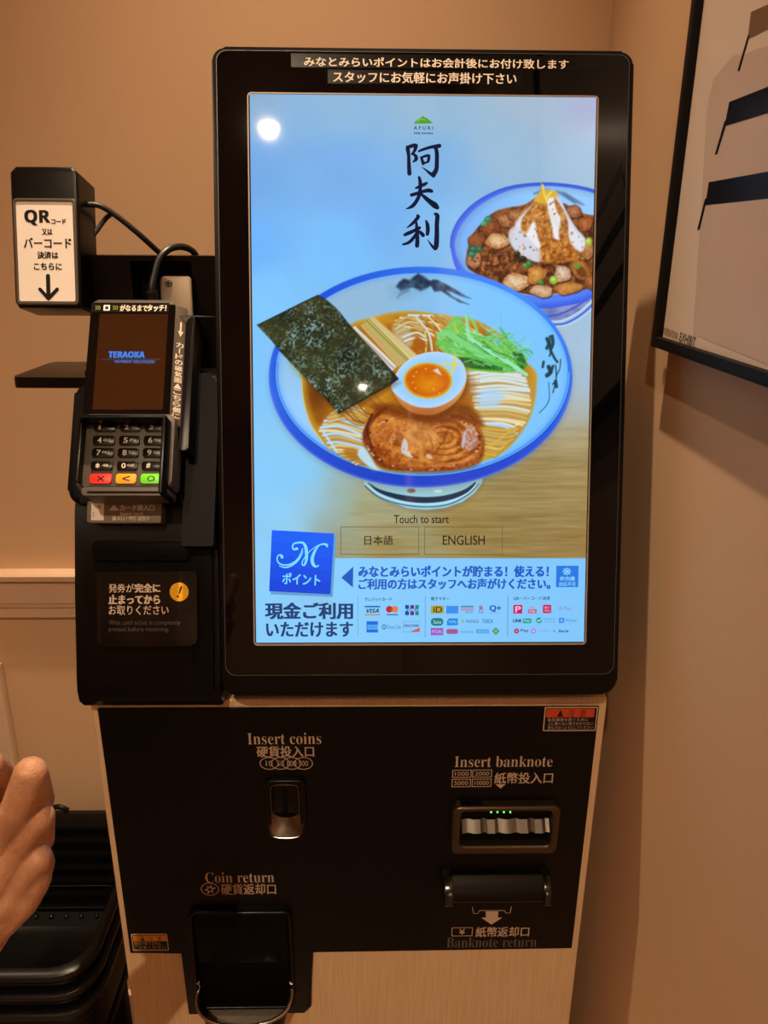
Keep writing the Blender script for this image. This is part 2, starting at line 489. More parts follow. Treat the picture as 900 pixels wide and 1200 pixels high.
num = np.zeros((PH, PW, 3)); den = np.zeros((PH, PW))
for (x, y, r_, g_, b_) in CP:
    q = 1.0 / ((X - x) ** 2 + (Yy - y) ** 2 + 350) ** 1.7
    num += q[..., None] * C(r_, g_, b_); den += q
IMG[:] = num / den[..., None]
woody = np.clip((IMG[..., 0] - IMG[..., 2] + 10) / 70, 0, 1)
st = vnoise(2.4, 1, ax=16, octaves=2) - .5
st2 = vnoise(9.0, 2, ax=9, octaves=2) - .5
IMG += (woody * (st * 30 + st2 * 14))[..., None] * C(1, 1, .85)
IMG += ((vnoise(26, 3) - .5) * 5)[..., None] * (1 - woody)[..., None]
# pale notice area along the bottom
sl = window(286, 653.5, 720, 770)
XX, YY = np.meshgrid(gx[sl[1]], gy[sl[0]])
m = np.clip((XX - 384) / 5, 0, 1) * np.clip((YY - 653.5) / 1.2, 0, 1)
blend(sl, m, mixc((134, 206, 255), (128, 198, 252), ramp(XX, 400, 690)))
fill([(300, 693), (388, 693), (388, 752), (300, 752)], (134, 206, 255), .6, 3)

# --- rice bowl, upper right, partly behind the ramen bowl
RB = [(528,290),(529.5,275),(538,257),(555,239),(580,224.5),(606,217),(640,214.5),(670,217),(697,223),(712,232),(712,330),(692,350),(660,359),(625,361),(585,352),(552,336),(535,316)]
fill([(628,366),(640,375),(655,377),(675,369),(690,354),(704,338),(704,330),(620,352)], lambda X, Y, d, s: mixc((96,112,176),(150,158,205), np.clip(vnoise(6,21,ax=3)[s]*2-.5,0,1)), spline=False, feather=1)
paint([(634,371),(652,369),(672,361),(696,345)], 2.2, (60, 90, 205)); paint([(640,376),(657,376),(678,366),(698,349)], 1.6, (200, 222, 250))
paint([(645,380),(662,379),(682,368),(699,352)], 2.0, (40, 95, 225)); paint([(650,383),(668,380),(687,368),(700,356)], 1.4, (190, 212, 240))
fill(RB, lambda X, Y, d, s: mixc((52, 92, 232), (84, 128, 244), ramp(-d, 0, 9)), spline=True)
RI = [(533,290),(535,276),(543,260),(559,243),(583,228.5),(608,220.5),(640,218),(670,220.5),(697,227),(716,240),(716,322),(694,336),(655,345),(617,346),(580,338),(552,322),(538,306)]
fill(RI, lambda X, Y, d, s: mixc((120, 178, 250), (150, 205, 255), ramp(X, 540, 640)) * (1 - .12 * np.clip(1 + d / 9, 0, 1))[..., None], spline=True)
paint(RB[:10], 1.6, (40, 84, 190), .85)
# dark ink on the rear wall of the rice bowl
for q in (((626,227),(640,224),(650,229)), ((652,224),(664,230),(674,238)), ((660,226),(672,234),(684,240))): paint(q, [2, 5, 1.5], (78, 110, 150), .75, 1.5)
# stewed meat cubes, mushrooms, minced meat
BED = [(547,312),(547,296),(553,276),(566,260),(580,248),(597,243),(614,240),(632,232),(660,238),(684,250),(708,262),(708,330),(690,338),(655,344),(618,345),(585,335),(560,322)]
bn = vnoise(5, 31); bn2 = vnoise(2.2, 32)
fill(BED, lambda X, Y, d, s: mixc((70, 34, 20), (150, 88, 44), np.clip(bn[s] * 2.4 - .7 + (bn2[s] - .5), 0, 1)), spline=True, feather=.9)
r2 = random.Random(3)
def chunk(cx, cy, a, q, rot, base, light):
    k = 9; P = []
    for i in range(k):
        t = 2 * math.pi * i / k; rr = 1 + r2.uniform(-.16, .16)
        x, y = a * rr * math.cos(t), q * rr * math.sin(t); c, s = math.cos(math.radians(rot)), math.sin(math.radians(rot))
        P.append((cx + x * c - y * s, cy + x * s + y * c))
    fill([(x + .6, y + 1.4) for x, y in P], (48, 22, 14), .75, 1.2, True)
    fill(P, lambda X, Y, d, s: mixc(base, light, np.clip((bn2[s] - .35) * 1.1 + (-d / max(q, 1)) * .75, 0, 1)), 1, .7, True)
    fill(ellipse(cx - a * .15, cy - q * .3, a * .42, q * .3, rot), light, .45, 1.6)
for a in ((592,258,11,9,20,(120,66,34),(196,140,92)), (575,266,12,10,-20,(96,44,22),(166,92,50)), (604,252,9,8,0,(130,76,44),(190,128,84)),
          (558,282,9,9,30,(110,54,28),(166,98,56)), (583,283,13,10,5,(170,104,52),(236,205,160)), (556,305,8,9,0,(150,96,56),(210,160,112)),
          (606,330,15,10,8,(176,118,70),(236,208,168)), (629,322,12,10,-20,(164,96,36),(228,168,92)), (634,341,14,7,4,(170,120,84),(232,196,160)),
          (659,320,10,10,35,(172,124,92),(236,212,186)), (667,338,16,7,-6,(160,100,40),(214,148,78)), (681,316,13,10,50,(132,74,26),(206,140,64)),
          (688,292,9,11,0,(150,92,44),(206,152,96)), (672,248,9,8,10,(128,70,44),(190,130,90)), (686,262,10,8,-10,(130,66,32),(190,112,62)), (692,330,7,9,0,(120,64,30),(190,120,66))):
    chunk(*a)
for i in range(70):      # minced meat
    x = r2.gauss(580, 13); y = r2.gauss(310, 9)
    if (x - 580) ** 2 / 900 + (y - 310) ** 2 / 330 < 1: fill(ellipse(x, y, r2.uniform(1.4, 3), r2.uniform(1, 2.2), r2.uniform(0, 180), 8), [(150,86,44),(110,56,30),(182,112,62),(80,36,22)][r2.randrange(4)], .9, .6)
fill(ellipse(681,318,8,5,50), (90, 46, 18), .8, 1.2); fill(ellipse(676,312,4,3,20), (96, 150, 60), .9)
# grated radish mound with amber sauce
MOUND = [(596,276),(601,264),(612,250),(624,238),(634,226),(645,224),(657,234),(666,252),(676,268),(686,280),(684,292),(676,297),(660,300),(640,304),(630,307),(618,302),(606,294),(599,286)]
fill(MOUND, lambda X, Y, d, s: mixc((196, 200, 222), (236, 236, 242), np.clip(-d / 6, 0, 1)), spline=True, feather=1)
sn = vnoise(4.5, 41); sn2 = vnoise(1.8, 42)
def sauce(X, Y, d, s): return mixc((140, 72, 16), (222, 152, 72), np.clip(sn[s] * 1.5 - .3 + (sn2[s] - .5) * 1.1, 0, 1))
for P in ([(636,228),(622,242),(612,256),(610,272),(614,278),(620,268),(626,258),(630,276),(636,296),(632,304),(646,302),(662,298),(650,280),(646,262),(642,244)],
          [(650,232),(660,246),(666,262),(668,282),(676,296),(662,300),(656,284),(655,268),(657,256),(652,246)],
          [(640,284),(660,282),(680,296),(672,306),(640,308),(628,300)], [(634,228),(618,244),(606,258),(603,270),(600,284),(597,272),(604,258),(620,238)]):
    fill(P, sauce, .93, 1.3, True)
fill([(642,246),(651,250),(657,262),(656,268),(648,262)], (228, 222, 216), .7, 1.8, True)
fill([(668,262),(678,276),(685,282),(682,294),(673,290),(667,276)], (226, 226, 238), .85, 1.4, True)
fill([(607,272),(618,276),(628,290),(632,300),(620,300),(606,290),(600,280)], (214, 216, 232), .8, 1.8, True)
fill([(597,272),(606,264),(612,270),(616,280),(626,286),(634,298),(630,306),(616,302),(604,294),(598,284)], (212, 214, 230), .9, 2.2, True)
for i in range(90):
    x, y = r2.uniform(598, 684), r2.uniform(236, 304)
    if abs(x - 641) < (y - 214) * .62: fill(ellipse(x, y, r2.uniform(.8, 2.4), r2.uniform(.6, 1.6), r2.uniform(0, 180), 8), [(214, 150, 74), (150, 84, 24), (232, 190, 130), (186, 116, 40)][r2.randrange(4)], .75, .6)
fill([(634,214),(638,222),(652,224),(655,231),(643,232),(640,240),(632,238),(625,236),(630,228),(634,222)], (222, 176, 60), .95, .9)
paint([(636,217),(638,228),(641,236)], 2, (246, 214, 90)); paint([(646,225),(640,232)], 1.5, (250, 226, 120))
for (x, y, a, q, c) in ((572,257,5,4,(44,120,86)),(567,262,4,3,(60,150,104)),(555,292,6,4,(26,92,72)),(553,298,5,4,(30,110,84)),(562,292,4,4,(38,96,60)),
                        (616,311,4,3,(70,140,60)),(620,309,3.5,3.5,(52,120,58)),(634,331,4,3,(56,130,52)),(649,328,5,5,(150,190,60)),(690,283,4,5,(168,190,70)),(612,303,5,3,(26,30,24)),(606,298,4,3,(28,30,24))):
    fill(ellipse(x, y, a, q, r2.uniform(-40, 40)), c, .95, .8); fill(ellipse(x - .8, y - .8, a * .45, q * .4), tuple(min(255, v + 55) for v in c), .7, .8)

# --- ramen bowl
FOOT = [(424,560),(431,571),(441,580),(458,589),(478,595.5),(500,597.5),(522,595),(542,588),(556,578),(565,566),(566,558)]
fill([(x + 2, y + 3) for x, y in FOOT], (120, 110, 80), .5, 3)
fill(FOOT, lambda X, Y, d, s: mixc((150, 190, 190), (150, 205, 228), ramp(Y, 568, 585)), spline=False)
paint([(432,566),(445,575.5),(470,583),(497,586),(523,583.5),(545,576),(557,566)], [1, 4, 6.5, 7, 6.5, 5, 2], (26, 48, 74))
paint([(428,570),(445,583),(470,591),(499,594),(526,591),(548,580),(561,567)], 1.3, (34, 92, 120)); paint([(427,566),(446,580),(472,588.5),(499,591),(526,588),(548,578),(560,566)], 1.4, (190, 232, 246))
fill(ellipse(482, 575, 5, 2.6), (120, 60, 36), .85, 1); fill(ellipse(513, 575.5, 5, 1.6), (225, 235, 215), .9, 1)
OUT = ellipse(493, 442, 178, 129.5, 0, 60)
fill([(x, y + 3) for x, y in OUT], (90, 120, 150), .35, 5, True)
def rimcol(X, Y, d, s):
    t = ramp(X, 380, 600); u = ramp(Y, 350, 470)
    c = mixc((26, 84, 222), (66, 140, 252), t)
    f = mixc((44, 104, 232), (26, 66, 200), ramp(Y, 470, 560))
    c = c * (1 - u)[..., None] + f * u[..., None]
    e = np.clip(1 + d / 3.4, 0, 1) * ramp(Y, 400, 470) * .75
    return c * (1 - e)[..., None] + C(104, 130, 240) * e[..., None]
fill(OUT, rimcol, spline=True)
INN = ellipse(495.4, 437.6, 170.2, 117.6, 0, 60)
LIP = [((x - 495) * 1.008 + 495, (y - 438) * 1.012 + 438) for x, y in INN]
paint(LIP[0:33], 2.4, (96, 178, 255), .9, .6)
paint([((x - 495) * 1.018 + 495, (y - 438) * 1.026 + 438) for x, y in INN][0:32], 1.0, (16, 40, 140), .45, .6)
def wallcol(X, Y, d, s):
    c = mixc((146, 186, 218), (124, 198, 255), ramp(X, 440, 560))
    c = c * (1 - ramp(Y, 400, 470) * ramp(-X, -420, -380))[..., None] + C(152, 206, 255) * (ramp(Y, 400, 470) * ramp(-X, -420, -380))[..., None]
    e = np.clip(1 + d / 7, 0, 1) * .42
    return c * (1 - e)[..., None] + C(84, 158, 252) * e[..., None]
fill(INN, wallcol, spline=True)
paint(INN[0:32], 1.2, (60, 136, 240), .7, .7)
# ink-wash mountains on the far wall of the bowl
ink = vnoise(7, 51)
def inkcol(X, Y, d, s): return mixc((22, 36, 56), (76, 106, 142), np.clip(ink[s] * 1.6 - .5, 0, 1))
fill([(464,336),(468,330),(473,326.5),(480,328),(485,324),(490,320.5),(496,323.5),(503,328.5),(507,333),(500,338),(493,341),(484,337),(478,338),(470,341)], inkcol, .92, 1.6)
fill([(502,330),(508,327.5),(513,328),(519,331),(528,336),(535,340),(546,347),(552,350),(540,347),(531,343),(524,341),(530,347),(541,353),(550,357),(538,354),(526,347),(517,341),(509,342)], inkcol, .85, 1.2)
paint([(478,340),(470,344),(466,349)], [4, 3, 1], (60, 84, 120), .6, 1.6); paint([(497,336),(506,332),(511,340)], [3, 3, 2], (40, 60, 92), .7, 1.2)
fill([(455,334),(480,338),(500,341),(480,348),(460,350)], (110, 150, 190), .35, 6)
# brush-written mark on the right wall of the bowl
for q, wd in ((((641,397),(643,403),(641,408)), 4), (((647,394),(648,402),(646,408)), 4), (((644,394),(645,412)), 2), (((645,410),(650,420),(653,424)), 3), (((646,412),(644,417)), 2), (((637,424),(636,430)), 3),
              (((643,430),(645,436),(641,440)), 5), (((648,429),(646,436)), 3), (((651,428),(652,440),(651,452)), 1.6), (((657,421),(656,432),(652,440)), 1.2), (((651,447),(652,453)), 4), (((648,450),(651,448)), 2), (((650,452),(648,460)), 1.4), (((643,448),(643,470),(632,484)), .8)):
    paint(q, wd, (26, 56, 66), .9, .6)
# broth
SOUP = [(352,432),(353,444),(354.5,462),(358,480),(365,499),(379,519),(395,531),(420,543.5),(445,550),(470,553.5),(520,552.5),(545,549),(565,541),(590,530),(609,510),(621,490),(627,470),(629,450),(628,436),(615,422),(600,402),(560,376),(522,370),(500,366),(478,364.5),(455,367),(436,372),(415,378),(396,392),(370,412)]
so = vnoise(18, 61)
def soupcol(X, Y, d, s):
    c = mixc((150, 82, 14), (206, 146, 34), np.clip(so[s] * 1.3 - .15, 0, 1))
    k = np.clip(1 - np.hypot((X - 372) / 34, (Y - 462) / 46), 0, 1)
    c = c * (1 - k)[..., None] + C(104, 50, 8) * k[..., None]
    e = np.clip(1 + d / 9, 0, 1) * .75
    return c * (1 - e)[..., None] + C(206, 170, 52) * e[..., None]
fill(SOUP, soupcol, spline=True, feather=1.6)
paint([(340,404),(342,418),(350,432),(356,440)], [6, 9, 10, 6], (120, 160, 70), .5, 5)
fill([(336,398),(352,420),(352,436),(345,430),(338,412)], (190, 140, 60), .45, 4)
paint([(353.5,440),(354.5,462),(358,480),(365,499),(379,519)], 1, (240, 220, 150), .7)
paint(INN[31:45], .8, (200, 225, 250), .25)
# noodles, strand by strand
r3 = random.Random(5)
def strands(n, A, B, cols, w, jit=2.0, bow=(0, 0), gap=(150, 92, 26)):
    """n strands between the rail A (start side) and the rail B (end side)"""
    A = catmull(A, 12); B = catmull(B, 12)
    for i in range(n):
        t = i / (n - 1)
        a = A[min(int(t * (len(A) - 1)), len(A) - 1)]; c = B[min(int(t * (len(B) - 1)), len(B) - 1)]
        mx_ = (a + c) / 2 + np.array(bow) + np.array([r3.uniform(-jit, jit), r3.uniform(-jit, jit)])
        a = a + [r3.uniform(-jit, jit), r3.uniform(-jit, jit)]; c = c + [r3.uniform(-jit, jit), r3.uniform(-jit, jit)]
        col = cols[r3.randrange(len(cols))]
        paint([a + [0, .9], mx_ + [0, 1.1], c + [0, .9]], w * 1.25, gap, .55, .9)
        paint([a, mx_, c], w, col, .95, .6)
        paint([a - [0, w * .2], mx_ - [0, w * .25], c - [0, w * .2]], w * .3, tuple(min(255, v + 26) for v in col), .6, .5)
CREAM = [(226, 214, 168), (214, 192, 128), (206, 224, 226), (196, 166, 92)]
PALE = [(176, 216, 250), (188, 220, 240), (206, 222, 222), (170, 208, 246)]
GOLD = [(206, 166, 72), (190, 140, 44), (222, 190, 110), (180, 126, 34)]
strands(7, [(462,379),(470,372),(480,370)], [(540,420),(556,406),(566,396)], CREAM, 2.6, 1.4, (4, -9))
strands(9, [(486,372),(505,370),(522,370)], [(500,412),(530,410),(560,400)], GOLD + CREAM, 2.2, 1.4, (6, -3))
fill([(460,386),(470,379),(482,390),(482,404),(474,404)], (196, 214, 220), .6, 3, True)
strands(5, [(462,381),(468,390),(474,400)], [(486,374),(496,386),(500,400)], CREAM, 2.2, 1.2, (2, -4))
fill([(484,402),(489,394),(500,405),(492,410),(485,409)], (170, 92, 24), .9, 1.2, True)
fill([(548,440),(600,434),(620,446),(622,476),(606,508),(580,532),(568,530),(566,506),(556,480)], (196, 170, 104), .75, 4, True)
strands(10, [(544,436),(550,448),(556,468)], [(606,434),(618,450),(620,466)], PALE + CREAM + CREAM, 3.4, 1.4, (2, -4), (186, 142, 70))
strands(10, [(554,466),(560,484),(563,498)], [(621,468),(618,488),(604,507)], PALE + CREAM + CREAM, 3.2, 1.4, (4, -2), (178, 130, 56))
strands(9, [(562,498),(567,514),(567,530)], [(608,500),(600,514),(580,533)], GOLD + CREAM, 2.8, 1.4, (5, 4), (160, 112, 36))
fill([(560,462),(575,455),(590,462),(582,476),(568,478),(558,474)], (170, 212, 252), .75, 3, True)
fill([(428,482),(396,480),(378,502),(396,530),(430,546),(440,546)], (190, 158, 90), .7, 3, True)
strands(10, [(427,498),(425,512),(424,528)], [(386,488),(376,504),(385,524)], CREAM + CREAM + PALE, 3.2, 1.4, (-4, -5), (176, 128, 58))
strands(7, [(426,480),(428,488),(428,496)], [(396,478),(388,486),(384,494)], CREAM + GOLD[:1], 2.2, 1.2, (0, -5))
strands(6, [(424,530),(428,538),(436,545)], [(392,528),(404,538),(418,544)], CREAM, 2.2, 1.0, (0, -2))
strands(8, [(402,484),(418,474),(440,462)], [(425,498),(440,486),(458,474)], [(176, 116, 44), (150, 90, 26), (196, 140, 62)], 1.6, 1.6, (0, 4), (110, 56, 14))
fill([(376,504),(379,504),(396,529),(394,531)], (190, 226, 240), .9, .8)
fill([(402,528),(410,525),(420,528),(430,543),(424,545),(410,538)], (170, 108, 30), .8, 2, True)
fill([(419,533),(427,524),(440,545),(446,551),(434,548)], (186, 224, 248), .9, 1.2, True)
for i in range(14):      # broth glints between egg and right-hand noodles
    y = 440 + i * 5; paint([(548 - i * .6, y), (562, y + r3.uniform(-4, 3))], 1.3, (196, 138, 52), .6)
paint([(562,528),(580,519),(598,504)], [2, 3.2, 1.6], (222, 178, 52), .8, .9); paint([(566,536),(588,526),(604,508)], [1, 2.4, 1], (212, 168, 44), .8, .9)
fill(ellipse(606, 497, 2.6, 1.2, -35), (246, 230, 170), .9)
fill([(545,440),(556,446),(555,470),(550,490),(538,482),(540,465)], (140, 72, 16), .45, 4, True)
# bamboo shoots
def menma(P, base, n):
    fill(P, base, 1, .6)
    a0, a1, b1, b0 = [np.array(p, float) for p in P]
    for i in range(n):
        t = (i + .5) / n + r3.uniform(-.04, .04)
        paint([a0 + (a1 - a0) * t, b0 + (b1 - b0) * t], r3.uniform(.7, 1.5), tuple(int(v * r3.uniform(.74, 1.14)) for v in base), .7, .6)
    paint([a0, b0], .9, (150, 104, 40), .8)
menma([(411,386),(416,382),(465,429),(459,436)], (214, 224, 232), 4)
menma([(422,382),(433,374),(480,422),(466,430)], (200, 180, 104), 9)
menma([(433,374),(437,370.5),(489,416),(480,422)], (214, 202, 136), 6)
paint([(408,384),(414,386),(462,432)], 1.6, (196, 140, 40), .8); paint([(430,376),(478,423)], 1.4, (150, 104, 48), .7)
# mizuna greens
def leafp(P, c, a=1): fill(P, lambda X, Y, d, s: mixc(c, tuple(min(255, v + 50) for v in c), np.clip(bn2[s] * 1.3 - .2, 0, 1)), a, .8)
leafp([(524,381),(532,370),(541,372),(545,384),(560,392),(582,396),(600,402),(612,412),(619,420),(616,432),(600,437),(575,436),(550,432),(530,420),(514,408),(513,398)], (84, 178, 72), .9)
leafp([(536,418),(560,420),(590,430),(588,436),(560,434),(540,428)], (18, 84, 22))
leafp([(600,412),(612,414),(618,428),(612,434),(604,424)], (26, 92, 30))
fill([(578,396),(587,398),(588,405),(580,404)], (140, 206, 246), .8, 1)
for q, wd, c in ((((514,393),(526,391),(560,413),(586,428)), [5, 7, 6, 4], (112, 214, 128)), (((512,402),(522,403),(548,415),(590,429)), [4, 6, 6, 4], (92, 196, 84)),
        (((550,396),(566,407),(590,421),(617,439)), [4, 5, 5, 4], (146, 236, 190)), (((546,369),(547.5,380),(549,393)), [2.5, 4, 4.5], (130, 226, 170)), (((548,369),(556,380),(560,392)), [1.5, 3, 3], (120, 214, 120)),
        (((560,396),(578,394),(598,391)), 2, (96, 196, 100)), (((586,384),(590,390),(598,404)), [2, 3, 3], (80, 186, 80)), (((587,368),(587.5,384)), .7, (120, 190, 190)), (((570,385),(582,394)), 2, (120, 206, 150)),
        (((576,410),(592,405),(602,398)), 2, (110, 210, 100)), (((603,400),(612,408),(622,418)), 1.6, (90, 190, 130)), (((606,412),(618,410),(624,414)), 2, (80, 180, 100)), (((596,416),(606,424),(616,428)), 2.4, (70, 170, 60)),
        (((540,404),(544,412)), 1.4, (150, 226, 150)), (((529,384),(536,386),(544,382)), 2, (120, 200, 60)), (((532,378),(536,390)), 2, (190, 200, 70)), (((545,424),(560,421),(575,428)), 1.6, (96, 190, 90)),
        (((536,432),(556,433),(590,436)), 2.2, (104, 186, 40)), (((566,400),(580,412),(600,418)), 1.2, (46, 130, 40)), (((556,402),(572,414),(584,420)), 1.0, (40, 120, 40)), (((520,398),(540,408),(560,420)), 1.0, (56, 150, 60)),
        (((563,380),(574,390)), 1, (150, 220, 200)), (((600,392),(586,395),(572,398)), 1.4, (126, 214, 140)), (((592,398),(604,402),(612,404)), 1.2, (120, 206, 150))):
    paint(q, wd, c, .95, .6)
for i in range(34):
    x = r3.uniform(566, 614); y = 392 + (x - 566) * .45 + r3.uniform(-8, 4)
    paint([(x, y), (x + r3.uniform(4, 12), y + r3.uniform(-9, 3))], r3.uniform(.5, 1.2), [(140, 226, 170), (90, 196, 110), (60, 160, 70)][r3.randrange(3)], .8)
for i in range(44):
    x = r3.uniform(522, 600); y = r3.uniform(386, 430)
    if y > 380 + (x - 540) * .35: paint([(x, y), (x + r3.uniform(6, 16), y + r3.uniform(2, 9))], r3.uniform(.6, 1.6), [(150, 230, 150), (70, 170, 60), (30, 110, 36), (170, 240, 180)][r3.randrange(4)], .7)
# slice of roast pork
PORK = [(425,510),(431,494),(437,483),(442,478),(452,477),(462,480),(480,486),(505,489),(530,487),(546,484),(556,491),(563,502),(567,516),(566,530),(561,541),(548,547),(526,551),(500,552.5),(474,551.5),(452,548),(440,539),(431,525)]
pn = vnoise(9, 71); pn2 = vnoise(2.4, 72)
def porkcol(X, Y, d, s):
    t = np.clip(pn[s] * 1.7 - .4 + (pn2[s] - .5) * .7, 0, 1)
    c = mixc((138, 62, 14), (222, 144, 56), t)
    e = np.clip(1 + d / 7, 0, 1) * .8
    return c * (1 - e)[..., None] + mixc((96, 34, 14), (168, 84, 34), np.clip(pn2[s] * 2 - .5, 0, 1)) * e[..., None]
fill([(x + 1, y + 2) for x, y in PORK], (60, 26, 8), .5, 2, True)
fill(PORK, porkcol, spline=True, feather=.8)
for q, wd, c, a in ((((434,495),(452,487),(475,491),(492,496)), 3, (206, 128, 40), .7), (((440,510),(458,500),(480,502)), 3, (196, 110, 40), .6), (((438,513),(446,508),(452,516)), 3, (196, 120, 84), .6),
        (((466,500),(470,508),(474,520)), 3, (116, 34, 12), .7), (((490,500),(502,508),(506,520),(512,530)), 2, (104, 34, 8), .7), (((497,505),(508,512),(510,528)), 2, (226, 156, 70), .7),
        (((526,500),(520,516),(510,530)), 2, (110, 36, 10), .6), (((530,492),(545,500),(548,520),(536,538)), 2.4, (214, 140, 60), .6), (((480,538),(510,540),(540,534)), 2.4, (222, 150, 70), .6),
        (((500,546),(530,545),(556,536)), 2, (226, 130, 70), .6), (((470,505),(490,520),(494,536)), 5, (214, 150, 62), .6), (((518,498),(536,502)), 6, (100, 32, 8), .5), (((436,486),(430,502),(436,524)), 2.4, (70, 20, 12), .8)):
    paint(q, wd, c, a, 1.2)
fill(ellipse(492, 510, 26, 17, 10), (224, 160, 92), .5, 8); fill(ellipse(455, 498, 20, 9, -12), (214, 132, 60), .5, 6)
for rr, ww in ((9, 2.2), (17, 2.0), (26, 2.4), (36, 1.8)):
    paint([(520 + rr * 1.15 * math.cos(t), 513 + rr * .78 * math.sin(t)) for t in np.linspace(-2.6 + rr * .03, 2.0, 12)], ww, (112, 40, 8), .55, 1.1)
    paint([(521 + (rr + 3) * 1.15 * math.cos(t), 513 + (rr + 3) * .78 * math.sin(t)) for t in np.linspace(-2.4 + rr * .03, 1.6, 12)], ww, (232, 164, 88), .4, 1.2)
paint([(430,500),(428,515),(436,530),(448,544),(474,549)], [5, 7, 6, 6, 3], (92, 22, 12), .5, 2.4); paint([(452,478),(444,484),(434,496)], 3.4, (70, 20, 10), .6, 1.6)
paint([(480,549),(515,550),(545,545),(560,536)], 3, (128, 44, 18), .5, 1.8)
fill([(473,514),(477,518),(479,528),(484,536),(476,534),(470,528)], (206, 210, 214), .9, 1, True)
fill(ellipse(503, 535, 4, 2.6, 35), (216, 190, 168), .9, 1); fill(ellipse(460, 514, 3, 6, 20), (216, 160, 110), .7, 1.2)
fill([(545,504),(552,496),(558,508),(560,520),(552,528),(546,528),(543,518)], lambda X, Y, d, s: mixc((172, 118, 90), (206, 176, 190), np.clip(pn2[s] * 2.4 - .8, 0, 1)), .85, 1.4, True)
fill([(542,510),(546,504),(545,516),(543,526),(541,524)], (198, 190, 206), .85, .9)
for i in range(60):
    a = r3.uniform(0, 2 * math.pi); x = 496 + 66 * math.cos(a); y = 518 + 33 * math.sin(a)
    fill(ellipse(x, y, r3.uniform(.7, 1.6), r3.uniform(.6, 1.2)), [(236, 176, 130), (96, 20, 14), (60, 12, 14), (240, 206, 196)][r3.randrange(4)], .8)
for i in range(60): fill(ellipse(r3.uniform(440, 556), r3.uniform(490, 545), r3.uniform(.6, 1.5), .7), [(240, 190, 110), (120, 40, 10)][i % 2], .6)
# halved egg
fill([(436,474),(470,474),(505,480),(540,474),(560,484),(566,500),(545,494),(510,497),(475,492),(448,484)], (112, 48, 10), .72, 3, True)
EGG = [(459,455),(462,443),(471,429),(484,419),(500,413.5),(514,412.5),(530,416),(541,424),(546.5,436),(546,450),(539,465),(527,477),(512,485),(498,486.5),(482,483),(470,474)]
fill([(x + 2, y + 4) for x, y in EGG], (100, 44, 8), .5, 3, True)
fill(EGG, lambda X, Y, d, s: mixc((214, 150, 84), (176, 98, 44), ramp(Y, 462, 486)), spline=True)
EGGW = [(459,455),(462,443),(471,429),(484,419),(500,413.5),(514,412.5),(530,416),(541,424),(546,436),(545,449),(537,462),(524,472),(508,477.5),(490,477),(475,471),(465,463)]
fill(EGGW, lambda X, Y, d, s: mixc((176, 216, 250), (150, 206, 255), np.clip(-d / 10, 0, 1)), spline=True)
paint([(459,455),(462,443),(471,429),(484,419),(500,413.5),(514,412.5)], 1, (220, 238, 252), .7)
YK = ellipse(501.5, 446, 28.5, 21.3, 2)
yn = vnoise(8, 81)
def yolk(X, Y, d, s):
    c = mixc((206, 100, 8), (232, 158, 18), np.clip(1 - np.hypot((X - 503) / 20, (Y - 450) / 13), 0, 1) * .8 + (yn[s] - .5) * .5)
    e = np.clip(1 + d / 4.2, 0, 1)
    return c * (1 - e)[..., None] + C(226, 184, 34) * e[..., None]
fill(YK, yolk, feather=1.1)
fill([(507,434),(513,431.5),(518,440),(513,438)], (222, 210, 196), .95, .6)
for (x, y) in ((485,441),(484,448),(487,455),(488,436),(496,466),(504,467),(508,456),(515,461),(499,432)): fill(ellipse(x, y, 1.1, .8), (246, 200, 120), .8)
paint([(519,426),(528,427),(538,427)], 3, (222, 214, 90), .85, .9); paint([(533,418),(532,428),(529,438)], 3, (226, 216, 70), .85, .9)
# nori sheet
NORI = [(301,381),(325,369),(348,357),(366,348.5),(372.5,346),(384,353),(396,364),(408,379),(424,397),(446,420),(467,444),(461,449),(455,452.5),(425,469),(397,485),(382,468),(366,452),(351,436),(330,414),(318,399)]
n1 = vnoise(2.0, 91, octaves=2); n2 = vnoise(11, 92); n3 = vnoise(24, 93)
def noricol(X, Y, d, s):
    t = np.clip((n1[s] - .41) * 3.2, 0, 1)
    dark = mixc((24, 32, 22), (56, 58, 30), np.clip(n3[s] * 2 - .5, 0, 1))
    lite = mixc((98, 126, 84), (132, 168, 166), np.clip(n2[s] * 2.6 - .8, 0, 1))
    k = np.clip(n2[s] * 1.5 - .12, .12, 1)
    return dark * (1 - (t * k))[..., None] + lite * (t * k)[..., None]
fill([(x + 2, y + 4) for x, y in NORI[10:18]] + [(366, 440)], (60, 30, 6), .4, 3)
fill(NORI, noricol, feather=.7)
fill([(455,452.5),(467,444.5),(459,434),(460,441)], (22, 28, 44), .9, .7)
paint([(302,381),(372,346.5)], 1.4, (22, 40, 44), .8); paint([(397,484),(455,452)], 1.6, (16, 18, 14), .8); paint(NORI[4:11], 1.2, (18, 24, 20), .7)
IMG = np.clip(IMG, 0, 255)

# --- region map: which display mesh carries which spot
def region(pts):
    sl, sd, X, Yy = polymask(pts, 1, True); r = np.zeros((PH, PW), bool); r[sl] = sd < 2.0
    return r
REG = np.zeros((PH, PW), int)
REG[region(RB)] = 2
REG[region([(631,362),(640,380),(655,386),(675,384),(702,362),(704,330)])] = 2
REG[region(OUT)] = 1; REG[region(FOOT)] = 1
sl, sd, _x, _y = polymask(NORI, 1); REG[sl] = np.where(sd < 1.5, 1, REG[sl])

# ================================================================== the ticket machine
KIOSK = thing('ticket_machine', 'tall black and light-wood ticket vending machine with a big lit touch screen', 'ticket machine', (0, 0.18, 0))
CX0, CX1 = -0.283, 0.284
